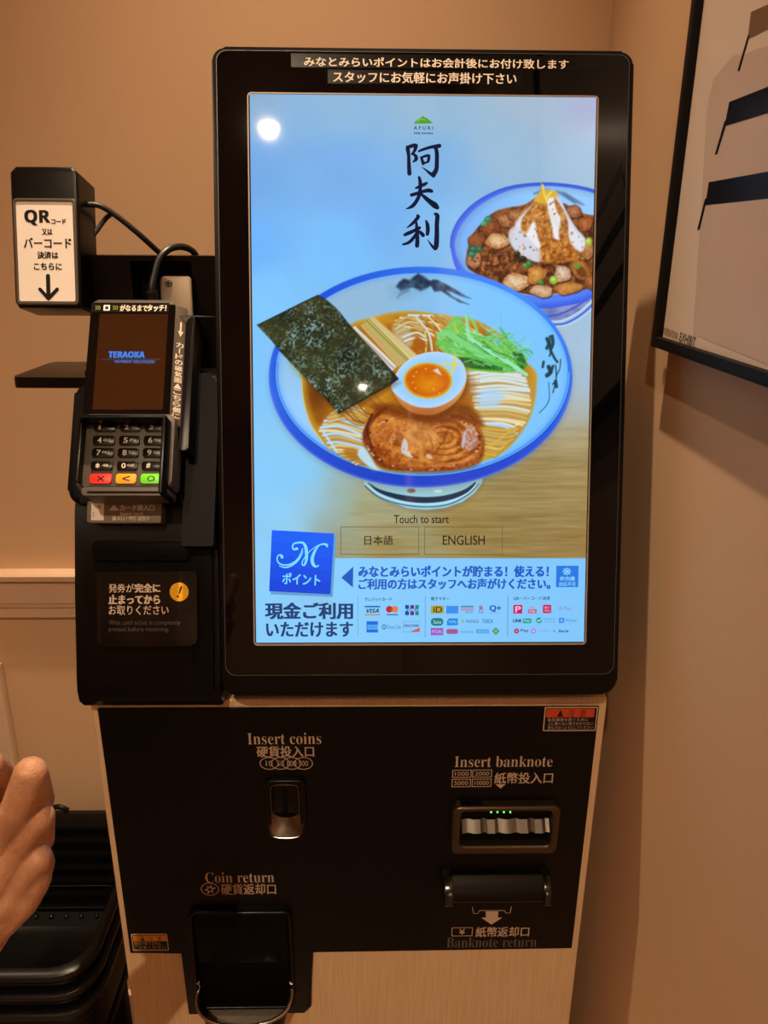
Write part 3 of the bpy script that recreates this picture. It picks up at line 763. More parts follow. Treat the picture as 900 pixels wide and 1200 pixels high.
# --- cabinet
b = MB()
b.box(CX0, CX1, 0.0, 0.36, 0.06, Z0 + .0095, M_WOOD, .0035, 3)
cab = b.build('cabinet', KIOSK)
b = MB(); b.box(CX0 + .02, CX1 - .02, .03, .34, 0.0, .0605, M_BLACK2, .003); b.build('plinth', KIOSK)
# --- black front sheet with the longer tongue round the coin tray
pl = pxpoly(FRONT, [(118, 828.5), (701, 827), (668.3, 1110), (366, 1113.5), (365, 1176), (357, 1184), (222, 1186), (221, 1114.5), (151.8, 1114)])
xr = [p[0] for p in pl]
P = [(-.2745, 0.0), (.2745, 0.0), (.2745, -.3500), (pl[3][0], -.3505), (pl[4][0], pl[4][1]), (pl[5][0], pl[5][1]), (pl[6][0], pl[5][1]), (pl[6][0], -.3505), (-.2745, -.3505)]
b = MB(); b.prism(FRONT, P, 0.0, .004, M_PANEL, .0012, 2)
panel = b.build('front_panel', KIOSK)
PN = .0043                      # printing height on the front sheet
def fpx(x, y, n=PN): return FRONT.px(x, y, n)
# headings printed on the sheet
SER = {}
for i, ch in enumerate('ABCDEFGHIJKLMNOPQRSTUVWXYZ'): SER[ch] = chr(0x1D400 + i)
for i, ch in enumerate('abcdefghijklmnopqrstuvwxyz'): SER[ch] = chr(0x1D41A + i)
def serif(s): return ''.join(SER.get(c, c) for c in s)
b = MB()
b.text(FRONT, serif('Insert coins'), 289.5, 859, 376.5, 872, PN, M_INK)
b.text(FRONT, '硬貨投入口', 300.5, 874.5, 368, 887, PN, M_INK, .0002)
for cx_, s_ in ((315.4, '10'), (328.6, '50'), (342, '100'), (355.6, '500')):
    u, v = fpx(cx_, 894.6)
    o = circle(u, v, .0106, 28, .0084); i_ = circle(u, v, .0097, 28, .0075)
    for k in range(28): b.sheet(FRONT, [o[k], o[(k + 1) % 28], i_[(k + 1) % 28], i_[k]], PN, M_INK)
    hw = 4.0 if len(s_) == 2 else 5.6
    b.text(FRONT, s_, cx_ - hw, 891.6, cx_ + hw, 897.8, PN, M_INK)
b.build('coin_heading', panel)
b = MB()
b.text(FRONT, serif('Coin return'), 240, 1022.5, 321.5, 1034, PN, M_INK)
b.text(FRONT, '硬貨返却口', 258.5, 1036, 323.5, 1048, PN, M_INK, .0002)
u, v = fpx(246, 1042); o = circle(u, v, .0108, 30, .0098); i_ = circle(u, v, .0098, 30, .0088)
for k in range(30): b.sheet(FRONT, [o[k], o[(k + 1) % 30], i_[(k + 1) % 30], i_[k]], PN, M_INK)
b.stroke(FRONT, [(*fpx(240.5, 1043), .0016), (*fpx(246, 1042.5), .004), (*fpx(252, 1040.5), .0016)], PN, M_INK)
b.stroke(FRONT, [(*fpx(247.5, 1037.5), .0012), (*fpx(246, 1042), .0035), (*fpx(243.5, 1047), .0012)], PN, M_INK)
b.stroke(FRONT, [(*fpx(243, 1038.5), .001), (*fpx(246, 1042), .003), (*fpx(249.5, 1046), .001)], PN, M_INK)
b.build('coin_return_heading', panel)
b = MB()
b.text(FRONT, serif('Insert banknote'), 533, 886.5, 647, 898.5, PN, M_INK)
for (x0, y0, x1, y1, s_) in ((530.2, 902.3, 552.2, 911.3, '1000'), (553.8, 902, 576.2, 911, '2000'), (529.5, 913, 551.5, 922.2, '5000'), (553.2, 912.8, 575.6, 922, '10000')):
    b.outline(FRONT, x0, y0, x1, y1, PN, M_INK, .0009)
    b.text(FRONT, s_, x0 + 3, y0 + 2.2, x1 - 3, y1 - 2.2, PN, M_INK)
b.text(FRONT, '紙幣投入口', 580, 905.5, 647.3, 918, PN, M_INK, .0002)
b.sheet(FRONT, pxpoly(FRONT, [(580.5, 919), (592.5, 919), (586.5, 924)], PN), PN, M_INK)
b.build('banknote_heading', panel)
b = MB()
b.outline(FRONT, 529.5, 1087, 553.5, 1097, PN, M_INK, .0008); b.text(FRONT, '¥', 538.5, 1089, 544.5, 1095, PN, M_INK, .0002)
b.text(FRONT, '紙幣返却口', 558, 1086.5, 619.5, 1097.5, PN, M_INK, .0002)
b.text(FRONT, serif('Banknote return'), 523.5, 1099, 628.5, 1109.5, PN, M_INKD)
b.sheet(FRONT, pxpoly(FRONT, [(569, 1068), (584, 1068), (583.5, 1075), (588.5, 1075.5), (576, 1083.5), (564, 1075.5), (569.5, 1075)], PN), PN, M_INK)
for q in (((553.5, 1063), (555, 1070.5), (560, 1070.5), (562, 1067)), ((599.5, 1062.5), (597.5, 1070), (593, 1070), (591, 1067)), ((562, 1067), (591, 1067))):
    b.stroke(FRONT, [(*fpx(*p_), .0009) for p_ in q], PN, M_INK, 1)
b.build('banknote_return_heading', panel)
# warning stickers
def sticker(name, x0, y0, x1, y1, head, label, rows):
    b = MB(); n = PN + .0001
    b.prism(FRONT, pxr(FRONT, x0, y0, x1, y1, .0015, n), PN - .0002, n, M_INK)
    b.sheet(FRONT, pxr(FRONT, x0 + 1.2, y0 + 1.2, x1 - 1.2, y1 - 1.2, .001, n), n + .00005, M_INKK)
    h = (y1 - y0)
    b.sheet(FRONT, pxr(FRONT, x0 + 2, y0 + 2, x1 - 2, y0 + h * .42, 0, n), n + .0001, head)
    w_ = x1 - x0; yy = y0 + 3.2; y2 = y0 + h * .40
    b.text(FRONT, '▲', x0 + w_ * .25, yy, x0 + w_ * .36, y2, n + .00015, M_INKK)
    b.text(FRONT, '注', x0 + w_ * .48, yy, x0 + w_ * .58, y2, n + .00015, M_INKK); b.text(FRONT, '意', x0 + w_ * .70, yy, x0 + w_ * .80, y2, n + .00015, M_INKK)
    for k, s_ in enumerate(rows):
        t = (h * .5) / len(rows)
        b.text(FRONT, s_, x0 + 3.5, y0 + h * .46 + t * k, x1 - 3.5 - (5 if k == 0 else 0), y0 + h * .46 + t * (k + .82), n + .00015, M_INK)
    return tag(b.build(name, panel), label)
sticker('warning_sticker', 638.5, 828.6, 698, 856.5, M_RED, 'red and black warning sticker',
        ['転倒事故を防ぐために', '上に乗らない寄りかからない', '揺らさないようにしてください'])
sticker('warning_sticker', 153.3, 1094.6, 198, 1114, M_ORANGE, 'orange and black caution sticker', ['硬貨の取り忘れに', 'ご注意ください'])

# --- coin slot
u0, u1, v0, v1 = pxrect(FRONT, 309.5, 908, 360.5, 972)
b = MB(); b.ring(FRONT, rrect(u0, u1, v0, v1, .008), rrect(u0 + .007, u1 - .007, v0 + .004, v1 - .004, .006), .003, .0105, M_BLACK, .0018)
slot = b.build('coin_slot', KIOSK)
b = MB(); b.sheet(FRONT, rrect(u0 + .006, u1 - .006, v0 + .003, v1 - .003, .006), .0046, M_VOID)
uc = (u0 + u1) / 2
b.prism(FRONT, rrect(uc - .017, uc + .017, v0 + .030, v1 - .006, .004), .0046, .0072, M_BLACK, .0012)
b.build('slot_plate', slot)
b = MB(); b.prism(FRONT, rect(uc - .0028, uc + .0028, v0 + .026, v1 - .014), .0070, .0075, M_VOID); b.build('slot_opening', slot)
def rrect_tube(fr, outline, n, r, m, name, parent):
    b = MB(); pts = [fr.w(p[0], p[1], n) for p in outline]; b.tube(pts, r, m, 8, 1); return b.build(name, parent)
# polished scoop under the slot
b = MB()
su0, su1, sv0, sv1 = uc - .0195, uc + .0195, v0 + .003, v0 + .031
rows = 8
def scoop(t, s):          # t down 0..1, s across -1..1
    hw = (su1 - su0) / 2 * (1 - .18 * t ** 3)
    return FRONT.w(uc + s * hw, sv1 + (sv0 - sv1) * t, .0065 + .009 * t ** 1.5 - .005 * (1 - s * s) * (1 - t) * 1.2)
for i in range(rows):
    for k in range(10):
        s0, s1 = -1 + k / 5, -1 + (k + 1) / 5
        b.face([scoop((i + 1) / rows, s0), scoop((i + 1) / rows, s1), scoop(i / rows, s1), scoop(i / rows, s0)], M_CHROME)
bmesh.ops.remove_doubles(b.bm, verts=b.bm.verts, dist=1e-6)
b.tube([scoop(0, -1), scoop(.5, -1.0), scoop(.9, -.98), scoop(1.0, -.75), scoop(1.03, 0), scoop(1.0, .75), scoop(.9, .98), scoop(.5, 1.0), scoop(0, 1)], .0012, M_CHROME, 8, 4)
tag(b.build('slot_scoop', slot), 'polished metal scoop of the coin slot')
b = MB(); b.tube([FRONT.w(*p, .0105) for p in [(u0 + .008, v0 + .03), (u0 + .008, v1 - .012), (u0 + .013, v1 - .006), (u1 - .013, v1 - .006), (u1 - .008, v1 - .012), (u1 - .008, v0 + .03)]], .0009, M_CHROME, 8, 3)
b.build('slot_trim', slot)

# --- coin return: flap above, cup below with a bright lip
u0, u1, v0, v1 = pxrect(FRONT, 222.5, 1060, 344.5, 1120)
vb = fpx(285, 1196, .03)[1] - .004
b = MB(); b.ring(FRONT, rrect(u0, u1, vb, v1, .009), rrect(u0 + .0045, u1 - .0045, vb + .004, v1 - .004, .006), .003, .013, M_BLACK, .0025)
tray = b.build('coin_return', KIOSK)
b = MB(); b.prism(FRONT, rrect(u0 + .0065, u1 - .0065, v0, v1 - .006, .004), .004, .0095, M_BLACK2, .002); b.build('return_flap', tray)
b = MB(); b.sheet(FRONT, rect(u0 + .004, u1 - .004, vb, v0), .0047, M_VOID); b.build('cup_back', tray)
# cup: half-round tub pushed forward
b = MB()
ul, ur = u0 + .004, u1 - .003
vt = fpx(236, 1158, .01)[1]
def cup(a, t):            # a 0..1 round the lip, t depth down the cup
    ang = math.pi * a
    s = -math.cos(ang); q = abs(math.sin(ang)) ** .55
    uu = (ul + ur) / 2 + s * (ur - ul) / 2 * (1 - .14 * t); dep = .008 + .044 * q * (1 - .25 * t)
    return FRONT.w(uu, vt - .012 * q - .040 * t, dep)
NA, NT = 28, 6
for i in range(NA):
    for k in range(NT):
        b.face([cup(i / NA, (k + 1) / NT), cup((i + 1) / NA, (k + 1) / NT), cup((i + 1) / NA, k / NT), cup(i / NA, k / NT)], M_BLACK2)
b.face([cup(i / NA, 1.0) for i in range(NA + 1)], mat('worn_metal_floor', (120, 112, 98), .4, metal=.7, var=.3, vscale=300))
bmesh.ops.remove_doubles(b.bm, verts=b.bm.verts, dist=1e-6)
b.build('return_cup', tray)
b = MB(); b.tube([FRONT.w(ul, vt + .012, .012)] + [cup(i / 16, 0) for i in range(17)] + [FRONT.w(ur, vt + .010, .012)], .0024, mat('bright_polished_metal', (205, 198, 188), .16, metal=1.0), 10, 3)
tag(b.build('cup_lip', tray), 'bright metal lip of the coin return cup')

# --- banknote slot
u0, u1, v0, v1 = pxrect(FRONT, 528.5, 935.5, 649.5, 990.5)
M_FRAMEC = mat('dark_bronze_metal', (92, 80, 66), .3, metal=.9)
b = MB(); b.ring(FRONT, rrect(u0, u1, v0, v1, .010), rrect(u0 + .011, u1 - .010, v0 + .013, v1 - .0075, .005), .003, .016, M_FRAMEC, .004)
bank = b.build('banknote_slot', KIOSK)
b = MB(); b.sheet(FRONT, rect(u0 + .006, u1 - .006, v0 + .006, v1 - .004), .0047, M_VOID); b.prism(FRONT, [FRONT.px(x, y, .0125) for x, y in ((540, 944), (640, 944), (640, 957), (540, 957))], .0046, .0125, M_VOID)
b.build('slot_back', bank)
b = MB()
tu0, tu1 = u0 + .0125, u1 - .0115
va, vc = fpx(590, 962, .01)[1], fpx(590, 976.5, .017)[1]
nseg = 24
for k in range(nseg):
    def pt(kk, t):
        f = kk / nseg; uu = tu0 + (tu1 - tu0) * f
        ph = (f * 5.5) % 1.0; h = .0035 * max(0, 1 - abs(ph - .35) / .22) 
        return FRONT.w(uu, va + (vc - va) * t, .0075 + .010 * t - h)
    b.face([pt(k, 1), pt(k + 1, 1), pt(k + 1, 0), pt(k, 0)], M_STEEL)
bmesh.ops.remove_doubles(b.bm, verts=b.bm.verts, dist=1e-6)
tag(b.build('note_tray', bank, angle=20), 'silver ribbed note guide')
M_LED = bpy.data.materials.new('green_indicator'); M_LED.use_nodes = True
_b = M_LED.node_tree.nodes['Principled BSDF']; _b.inputs['Emission Color'].default_value = (.02, .9, .10, 1); _b.inputs['Emission Strength'].default_value = 2.4
for k, xx in enumerate((575.5, 583, 590.5, 598)):
    b = MB(); n_ = .0135
    b.prism(FRONT, pxpoly(FRONT, [(xx - 2.6, 948.6), (xx, 945.6), (xx + 2.6, 948.6), (xx + 1, 948.8), (xx + .8, 952.8), (xx - .8, 952.8), (xx - 1, 948.8)], n_), n_ - .0006, n_, M_LED)
    tag(b.build('indicator_light', bank), 'green lit arrow')
# --- banknote return: hooded outlet
u0, u1, v0, v1 = pxrect(FRONT, 519.5, 1026, 640, 1064, .012)
v0 = FRONT.px(580, 1060, .029)[1]
b = MB()
prof = [(.003, v1), (.012, v1 + .0005), (.026, v1 - .010), (.030, v1 - .022), (.029, v0 + .003), (.026, v0), (.003, v0)]
for (a, c) in zip(prof, prof[1:]):
    b.face([FRONT.w(u0 + .010, c[1], c[0]), FRONT.w(u1 - .008, c[1], c[0]), FRONT.w(u1 - .008, a[1], a[0]), FRONT.w(u0 + .010, a[1], a[0])], M_BLACK)
bmesh.ops.remove_doubles(b.bm, verts=b.bm.verts, dist=1e-6)
hood = b.build('banknote_return', KIOSK)
for ua, ub in ((u0, u0 + .0105), (u1 - .0085, u1)):
    b = MB()
    fr = Frame((ua, 0, Z0), (0, -1, 0), (0, 0, 1), (-1, 0, 0))
    pr = [(.003, v1 + .001), (.014, v1 + .001), (.029, v1 - .010), (.034, v1 - .024), (.033, v0 + .001), (.029, v0 - .003), (.003, v0 - .003)]
    b.prism(fr, pr, -(ub - ua), 0.0, M_GLOSS, .002, 2)
    b.prism(Frame((ub, 0, Z0), (0, -1, 0), (0, 0, 1), (1, 0, 0)), [(p[0], p[1]) for p in pr], -.001, .0002, M_GLOSS)
    e = b.build('hood_end', hood)
b = MB(); b.prism(FRONT, rect(u0 + .011, u1 - .009, v0 - .001, v0 + .003), .004, .025, M_VOID); b.build('outlet_mouth', hood)

# --- head: housing, glass, display
NK = MB()
NK.box(-.115, .262, .045, .30, Z0 + .009, Z0 + .06, M_BLACK2, .003); NK.box(-.115, .262, .125, .30, Z0 + .055, Z0 + .34, M_BLACK2, .004); NK.build('neck', KIOSK)
b = MB()
b.prism(HEAD, rrect(-.2079, .2079, -.331, .3188, (.016, .016, .013, .013), 7), -.055, 0.0008, M_BLACK, .0032, 3)
housing = b.build('head_housing', KIOSK)
b = MB(); gl = rrect(-.2038, .2038, -.3092, .3155, (.011, .011, .010, .010), 7)
b.sheet(HEAD, gl, .00125, M_GLASS)
b.ring(HEAD, gl, [(u * .9965, v * .998) for u, v in gl], .0009, .0014, mat('bezel_edge_highlight', (60, 56, 54), .3, spec=.5))  # grey ring standing in for the highlight along the glass edge
tag(b.build('bezel_glass', KIOSK), 'glossy black glass round the display')
DN = .0016
b = MB(); fo = rrect(-.1737, .1735, -.2772, .2758, .004, 5); fi = rrect(-.1724, .1722, -.2757, .2745, .003, 5)
b.ring(HEAD, fo, fi, .0012, .0021, mat('grey_screen_edge', (150, 132, 120), .35, spec=.5), .0)
b.build('screen_edge', KIOSK)
# display meshes on a fine grid
SW, SH = .1712, .2742
NX, NY = 530, 850
us = np.linspace(-SW, SW, NX); vs = np.linspace(-SH, SH, NY)
UU, VV = np.meshgrid(us, vs)
W3 = HEAD.o + UU[..., None] * HEAD.u + VV[..., None] * HEAD.v + DN * HEAD.n
dd = W3 - CAM; zz = dd @ FW
PXX = 450 + FPX * (dd @ RT) / zz; PYY = 600 - FPX * (dd @ UP) / zz
fx = np.clip((PXX - PX0) * PS - .5, 0, PW - 1.001); fy = np.clip((PYY - PY0) * PS - .5, 0, PH - 1.001)
xi = fx.astype(int); yi = fy.astype(int); fx = (fx - xi)[..., None]; fy = (fy - yi)[..., None]
S = (IMG[yi, xi] * (1 - fx) + IMG[yi, xi + 1] * fx) * (1 - fy) + (IMG[yi + 1, xi] * (1 - fx) + IMG[yi + 1, xi + 1] * fx) * fy
S = lin(S).astype(np.float32)
RG = REG[np.clip(((PYY - PY0) * PS).astype(int), 0, PH - 1), np.clip(((PXX - PX0) * PS).astype(int), 0, PW - 1)]
M_PIC = picture_mat()
def display_mesh(name, rid, parent):
    cell = RG[:-1, :-1] == rid
    jj, ii = np.nonzero(cell)
    idx = np.full((NY, NX), -1, np.int64)
    quads = np.stack([jj * NX + ii, jj * NX + ii + 1, (jj + 1) * NX + ii + 1, (jj + 1) * NX + ii], 1)
    used, inv = np.unique(quads.ravel(), return_inverse=True)
    co = W3.reshape(-1, 3)[used] - np.array(parent_loc(parent))
    me = bpy.data.meshes.new(name); nq = len(quads)
    me.vertices.add(len(used)); me.vertices.foreach_set('co', co.astype(np.float32).ravel())
    me.loops.add(nq * 4); me.loops.foreach_set('vertex_index', inv.astype(np.int32))
    me.polygons.add(nq); me.polygons.foreach_set('loop_start', np.arange(0, nq * 4, 4, dtype=np.int32))
    me.update(calc_edges=True)
    at = me.color_attributes.new('picture', 'FLOAT_COLOR', 'POINT')
    c4 = np.ones((len(used), 4), np.float32); c4[:, :3] = S.reshape(-1, 3)[used]
    at.data.foreach_set('color', c4.ravel())
    me.materials.append(M_PIC)
    o = bpy.data.objects.new(name, me); COL.objects.link(o); o.parent = parent
    return o
display = display_mesh('display', 0, KIOSK)
tag(display, 'lit touch screen showing a pale blue and wood advertisement')
tag(display_mesh('ramen_picture', 1, display), 'picture of a blue-rimmed bowl of noodles with egg, pork and seaweed')
tag(display_mesh('rice_bowl_picture', 2, display), 'picture of a blue bowl heaped with stewed meat and grated radish')

# --- things printed over the picture
ON = DN + .00022
def hp(x, y, n=ON): return HEAD.px(x, y, n)
K = .00084                      # one photograph pixel on the display, metres
G_NAVY = glow((10, 22, 52)); G_INK = glow((40, 34, 22)); G_BLUE = glow((18, 92, 196)); G_DBLUE = glow((22, 62, 118)); G_CYAN = glow((120, 222, 255)); G_PALE = glow((140, 210, 255))
G_WOODL = glow((118, 92, 42))
b = MB()
b.sheet(HEAD, pxpoly(HEAD, [(484.5, 144.6), (487, 142), (490.5, 139.6), (493, 138), (495.5, 135.8), (498, 137.6), (500, 138.2), (504, 141.6), (507.3, 144.4), (500, 144.9), (490, 144.9)], ON), ON, glow((76, 160, 42)))
b.stroke(HEAD, [(*hp(488, 143.5), .0005), (*hp(494, 139.5), .0012), (*hp(500, 141.5), .0005)], ON + 4e-5, glow((120, 196, 60)))
b.text(HEAD, 'A F U R I', 485, 147.6, 507.3, 152.2, ON, G_DBLUE, .0001)
b.text(HEAD, 'FINE RAMEN', 485.2, 155, 507.3, 157.4, ON, G_DBLUE, .0001)
tag(b.build('shop_emblem', display), 'small green mountain emblem over lettering')
b = MB()
def brush(pts):
    b.stroke(HEAD, [(*hp(460 + x / 6.665, 125 + y / 6.665), wd * 1.35 * K / 6.665) for x, y, wd in pts], ON, G_NAVY, 4)
for q in (((112,312,12),(118,330,24),(126,380,20),(128,450,22),(132,522,26)), ((118,318,20),(160,304,22),(182,306,26)), ((184,306,22),(172,345,18),(150,372,12)), ((155,365,10),(180,385,20),(184,410,22),(160,432,8)),
          ((205,348,12),(240,334,16),(300,316,18),(366,306,24)), ((334,310,20),(346,360,24),(346,430,24),(342,490,26),(318,532,30)), ((320,540,22),(285,515,16),(255,490,9),(230,474,4)),
          ((224,396,14),(232,420,18),(240,446,18)), ((228,396,12),(262,384,16),(284,382,16)), ((286,384,16),(282,412,18),(276,432,14)), ((240,442,14),(262,436,12),(280,430,10)),
          ((182,636,12),(215,622,18),(250,606,20),(268,596,14)), ((148,690,20),(190,678,20),(230,664,18),(280,654,24),(306,660,20)), ((208,552,16),(216,590,22),(216,640,22),(206,700,22),(180,748,22),(150,780,20),(108,798,6)),
          ((218,676,12),(250,706,22),(290,740,28),(330,770,36),(350,788,24)),
          ((196,852,18),(200,862,22),(176,892,20),(145,922,16),(112,946,5)), ((94,1002,16),(120,990,22),(165,970,20),(212,946,18)), ((186,905,14),(190,960,22),(194,1030,24),(192,1085,26)), ((188,985,14),(160,1030,20),(125,1062,18),(82,1076,12)),
          ((200,968,10),(220,984,20),(238,1004,24)), ((262,892,12),(272,920,22),(276,960,24),(272,996,20)), ((332,838,16),(350,852,26),(346,920,26),(346,1000,28),(342,1080,30),(334,1106,26)), ((332,1110,20),(305,1084,14),(275,1040,4))):
    brush(q)
tag(b.build('calligraphy', display), 'brush-written black shop name')
b = MB(); b.text(HEAD, 'Touch to start', 461.5, 603.6, 526, 613.2, ON, G_INK, .0001); b.build('start_prompt', display)
for (x0, x1, s_, tx0, tx1) in ((399, 491, '日本語', 427, 460.5), (497.3, 588.8, 'ENGLISH', 519, 568)):
    b = MB(); b.outline(HEAD, x0, 617.2, x1, 649.6, ON, G_WOODL, .0006)
    b.text(HEAD, s_, tx0, 627.5, tx1, 638.5, ON, G_INK, .0001 if s_ != 'ENGLISH' else .00012)
    tag(b.build('language_button', display), 'outlined button reading ' + ('Japanese' if s_ != 'ENGLISH' else 'English'))
# square point-card badge
b = MB()
b.sheet(HEAD, pxpoly(HEAD, [(320.5, 625), (394, 629), (390, 699.5), (317, 696.5)], ON - 4e-5), ON - 4e-5, glow((96, 160, 206)))
q = pxpoly(HEAD, [(318.6, 621.2), (391.5, 625.2), (387.2, 696.6), (315.4, 692.8)], ON)
G_B1 = glow((12, 96, 250)); G_B2 = glow((4, 84, 238)); G_B3 = glow((2, 70, 222))
def lerp2(a, c, t): return (a[0] + (c[0] - a[0]) * t, a[1] + (c[1] - a[1]) * t)
for k, g in enumerate((G_B1, glow((8, 90, 244)), G_B2, glow((2, 77, 230)), G_B3)):
    t0, t1 = k / 5, (k + 1) / 5
    b.sheet(HEAD, [lerp2(q[0], q[3], t1), lerp2(q[1], q[2], t1), lerp2(q[1], q[2], t0), lerp2(q[0], q[3], t0)], ON, g)
def mstroke(pts): b.stroke(HEAD, [(*hp(310 + x / 10, 615 + y / 10, ON + 5e-5), wd * 1.15 * K / 10) for x, y, wd in pts], ON + 5e-5, G_CYAN, 5)
for pp in (((205,378,34),(190,352,18),(160,362,14),(147,400,14),(165,445,16),(220,470,16),(300,462,16),(370,420,16),(420,350,14),(446,280,12)),
           ((172,482,8),(240,500,16),(310,480,18),(380,430,16),(430,365,10),(452,310,6)),
           ((378,280,32),(345,288,20),(328,262,18),(345,222,18),(400,208,20),(450,212,24),(482,260,34),(492,340,34),(490,410,30),(468,470,20),(442,466,14),(446,425,12),(480,370,10),(520,320,9),(580,270,9),(640,238,14),(690,226,20),(726,234,26),(732,252,22)),
           ((640,240,14),(600,290,24),(568,360,32),(558,420,36),(575,470,34),(605,490,20),(635,474,10))):
    mstroke(pp)
fr = HEAD.at(HEAD.w(*hp(353, 679), 0), math.radians(-3.0))
b.text(fr, 'ポイント', -.0194, -.0055, .0194, .0062, ON + 5e-5, G_CYAN, .0003, uv=True)
tag(b.build('point_badge', display), 'tilted blue square badge with a script letter')
b = MB()
b.text(HEAD, '現金ご利用', 311.3, 706.5, 413, 725.2, ON, G_DBLUE, .0008)
b.text(HEAD, 'いただけます', 312.3, 729.2, 413, 746, ON, G_DBLUE, .0006)
b.build('cash_notice', display)
b = MB()
b.sheet(HEAD, pxpoly(HEAD, [(400, 677), (414, 664), (413.6, 688.6)], ON), ON, G_BLUE)
b.text(HEAD, 'みなとみらいポイントが貯まる！使える！', 420.5, 663.2, 642.5, 676, ON, G_BLUE, .00055)
b.text(HEAD, 'ご利用の方はスタッフへお声がけください。', 420.5, 678.2, 644.5, 690.2, ON, G_BLUE, .0005)
b.sheet(HEAD, pxr(HEAD, 652, 663, 677.5, 688, 0, ON), ON, glow((36, 122, 228)))
for s_, x0, y0, x1, y1 in (('※', 659.5, 665.5, 669, 674), ('券売機', 656, 675.5, 673.5, 680.6), ('対応不可', 655, 682, 674.5, 687)):
    b.text(HEAD, s_, x0, y0, x1, y1, ON + 5e-5, G_PALE, .0001)
b.build('point_notice', display)
for x0, y0, x1, y1 in ((419, 698, 419.8, 746), (498, 698, 498.8, 747), (594.6, 698, 595.4, 746)):
    b = MB(); b.sheet(HEAD, pxr(HEAD, x0, y0, x1, y1, 0, ON), ON, glow((112, 172, 222))); b.build('divider_line', display)
for q in (('クレジットカード', 427.5, 700.2, 459, 704.4), ('電子マネー', 505, 699.6, 526.5, 703.6), ('QR・バーコード決済', 602, 699, 644.5, 703.4)):
    b = MB(); b.text(HEAD, *q, ON, G_DBLUE, .00008); b.build('payment_heading', display)
def logo(name, items):
    b = MB(); z = ON
    for it in items:
        z += 2e-5
        k = it[0]
        if k == 'r': b.sheet(HEAD, pxr(HEAD, *it[1:5], (it[6] * K if len(it) > 6 else 0), z), z, glow(it[5]))
        elif k == 'c':
            u, v = hp(it[1], it[2], z); b.sheet(HEAD, circle(u, v, it[3] * K, 18), z, glow(it[4]))
        elif k == 'p': b.sheet(HEAD, pxpoly(HEAD, it[1], z), z, glow(it[2]))
        elif k == 't': b.text(HEAD, it[1], *it[2:6], z, glow(it[6]), (it[7] if len(it) > 7 else 0))
        elif k == 'o': b.outline(HEAD, *it[1:5], z, glow(it[5]), .0004)
    return b.build(name, display)
NV = (20, 60, 120)
logo('payment_mark', [('r',427.3,710,445.5,711.7,(24,96,176)),('t','𝙑𝙄𝙎𝘼',429.5,713.4,444,718,NV,.0001),('r',427.5,719.6,445.5,721.3,(176,150,120))])
logo('payment_mark', [('c',456.3,714,4.3,(190,36,60)),('c',462.7,714,4.3,(214,132,72)),('p',[(459.5,710.9),(460.7,714),(459.5,717.1),(458.3,714)],(206,84,44)),('r',453,719.8,466.5,720.9,(40,70,130))])
logo('payment_mark', [('r',474.8,709,479.3,721,(10,70,160),1),('r',480.8,709,485.2,721,(110,40,120),1),('r',486.6,709,490.8,721,(8,140,130),1),('r',474.8,713.4,490.8,716.2,(130,204,250)),('t','JCB',475.6,713.2,490.2,716.4,(30,60,140))])
logo('payment_mark', [('r',429.5,728,443,741.2,(8,110,224)),('r',430.5,732.2,443,737.6,(90,180,246)),('t','AMEX',431.5,733.2,442,736.4,(8,96,210))])
logo('payment_mark', [('c',450,734.6,3.2,(70,120,190)),('c',450,734.6,2.3,(130,204,252)),('t','D',449,732.6,451.6,736.6,(50,90,160)),('t','Diners Club',454,732.4,469.6,737,(60,110,180))])
logo('payment_mark', [('r',472.3,728,492,740.8,(130,204,252)),('o',472.3,728,492,740.8,(110,150,200)),('t','DISCOVER',473.6,731.8,490.6,734.6,(70,70,130),.0001),('p',[(480,740.4),(491.8,735.4),(491.8,740.4)],(214,96,90))])
logo('payment_mark', [('r',505,709.6,520,719,(176,160,56)),('t','iD',508,711,518,717.6,(60,60,30),.0002)])
logo('payment_mark', [('r',523,710,537,719,(52,142,240))])
logo('payment_mark', [('r',540,709.8,555,711.8,(86,140,170)),('r',540,712.6,555,715.6,(170,150,200)),('t','WAON',545,716.2,554,718.6,(90,100,170))])
logo('payment_mark', [('t','R',562,709.8,566.4,715.4,(170,60,140),.0002),('t','Edy',561,716.2,567,719.2,(60,70,160))])
logo('payment_mark', [('t','Q+',574,709.4,587,717,(10,80,180),.0003),('t','QUICPay',573.5,717.9,587.5,719.3,(80,130,190))])
logo('payment_mark', [('r',505,724.2,519.4,733.2,(20,124,130),4.2),('t','Suica',508,726.8,517,730.8,(190,232,240))])
logo('payment_mark', [('p',[(524,733),(523.6,728),(526,724.6),(536.6,724.6),(536.6,732.6)],(10,136,232)),('t','PASMO',526,727,535,730.4,(150,214,250))])
logo('payment_mark', [('c',542.4,728,2.0,(150,180,150)),('t','manaca',546,726.4,561,729.8,(60,100,150))])
logo('payment_mark', [('t','TOICA',565,725.6,577.5,730.4,(30,120,200),.0001)])
logo('payment_mark', [('r',504.8,736,519.4,744.4,(158,86,190)),('t','PiTaPa',506.4,738.4,518,742,(220,200,245))])
logo('payment_mark', [('r',522.8,737,537,743,(170,96,160),3),('t','ICOCA',525,738.4,535,741.6,(120,50,120))])
logo('payment_mark', [('t','nimoca',540,738.2,555,742,(70,150,220))])
logo('payment_mark', [('r',558,737.4,573,742.4,(70,166,236)),('t','SUGOCA',560,738.6,571.4,741.4,(130,204,250))])
logo('payment_mark', [('p',[(581,735),(585.6,739.6),(581,744.2),(576.4,739.6)],(74,150,110)),('c',581,739.6,1.8,(130,190,120))])
logo('payment_mark', [('r',601.6,708.8,612,719,(196,30,90),1),('t','P',604.2,710.6,610,717.2,(240,190,226),.0003)])
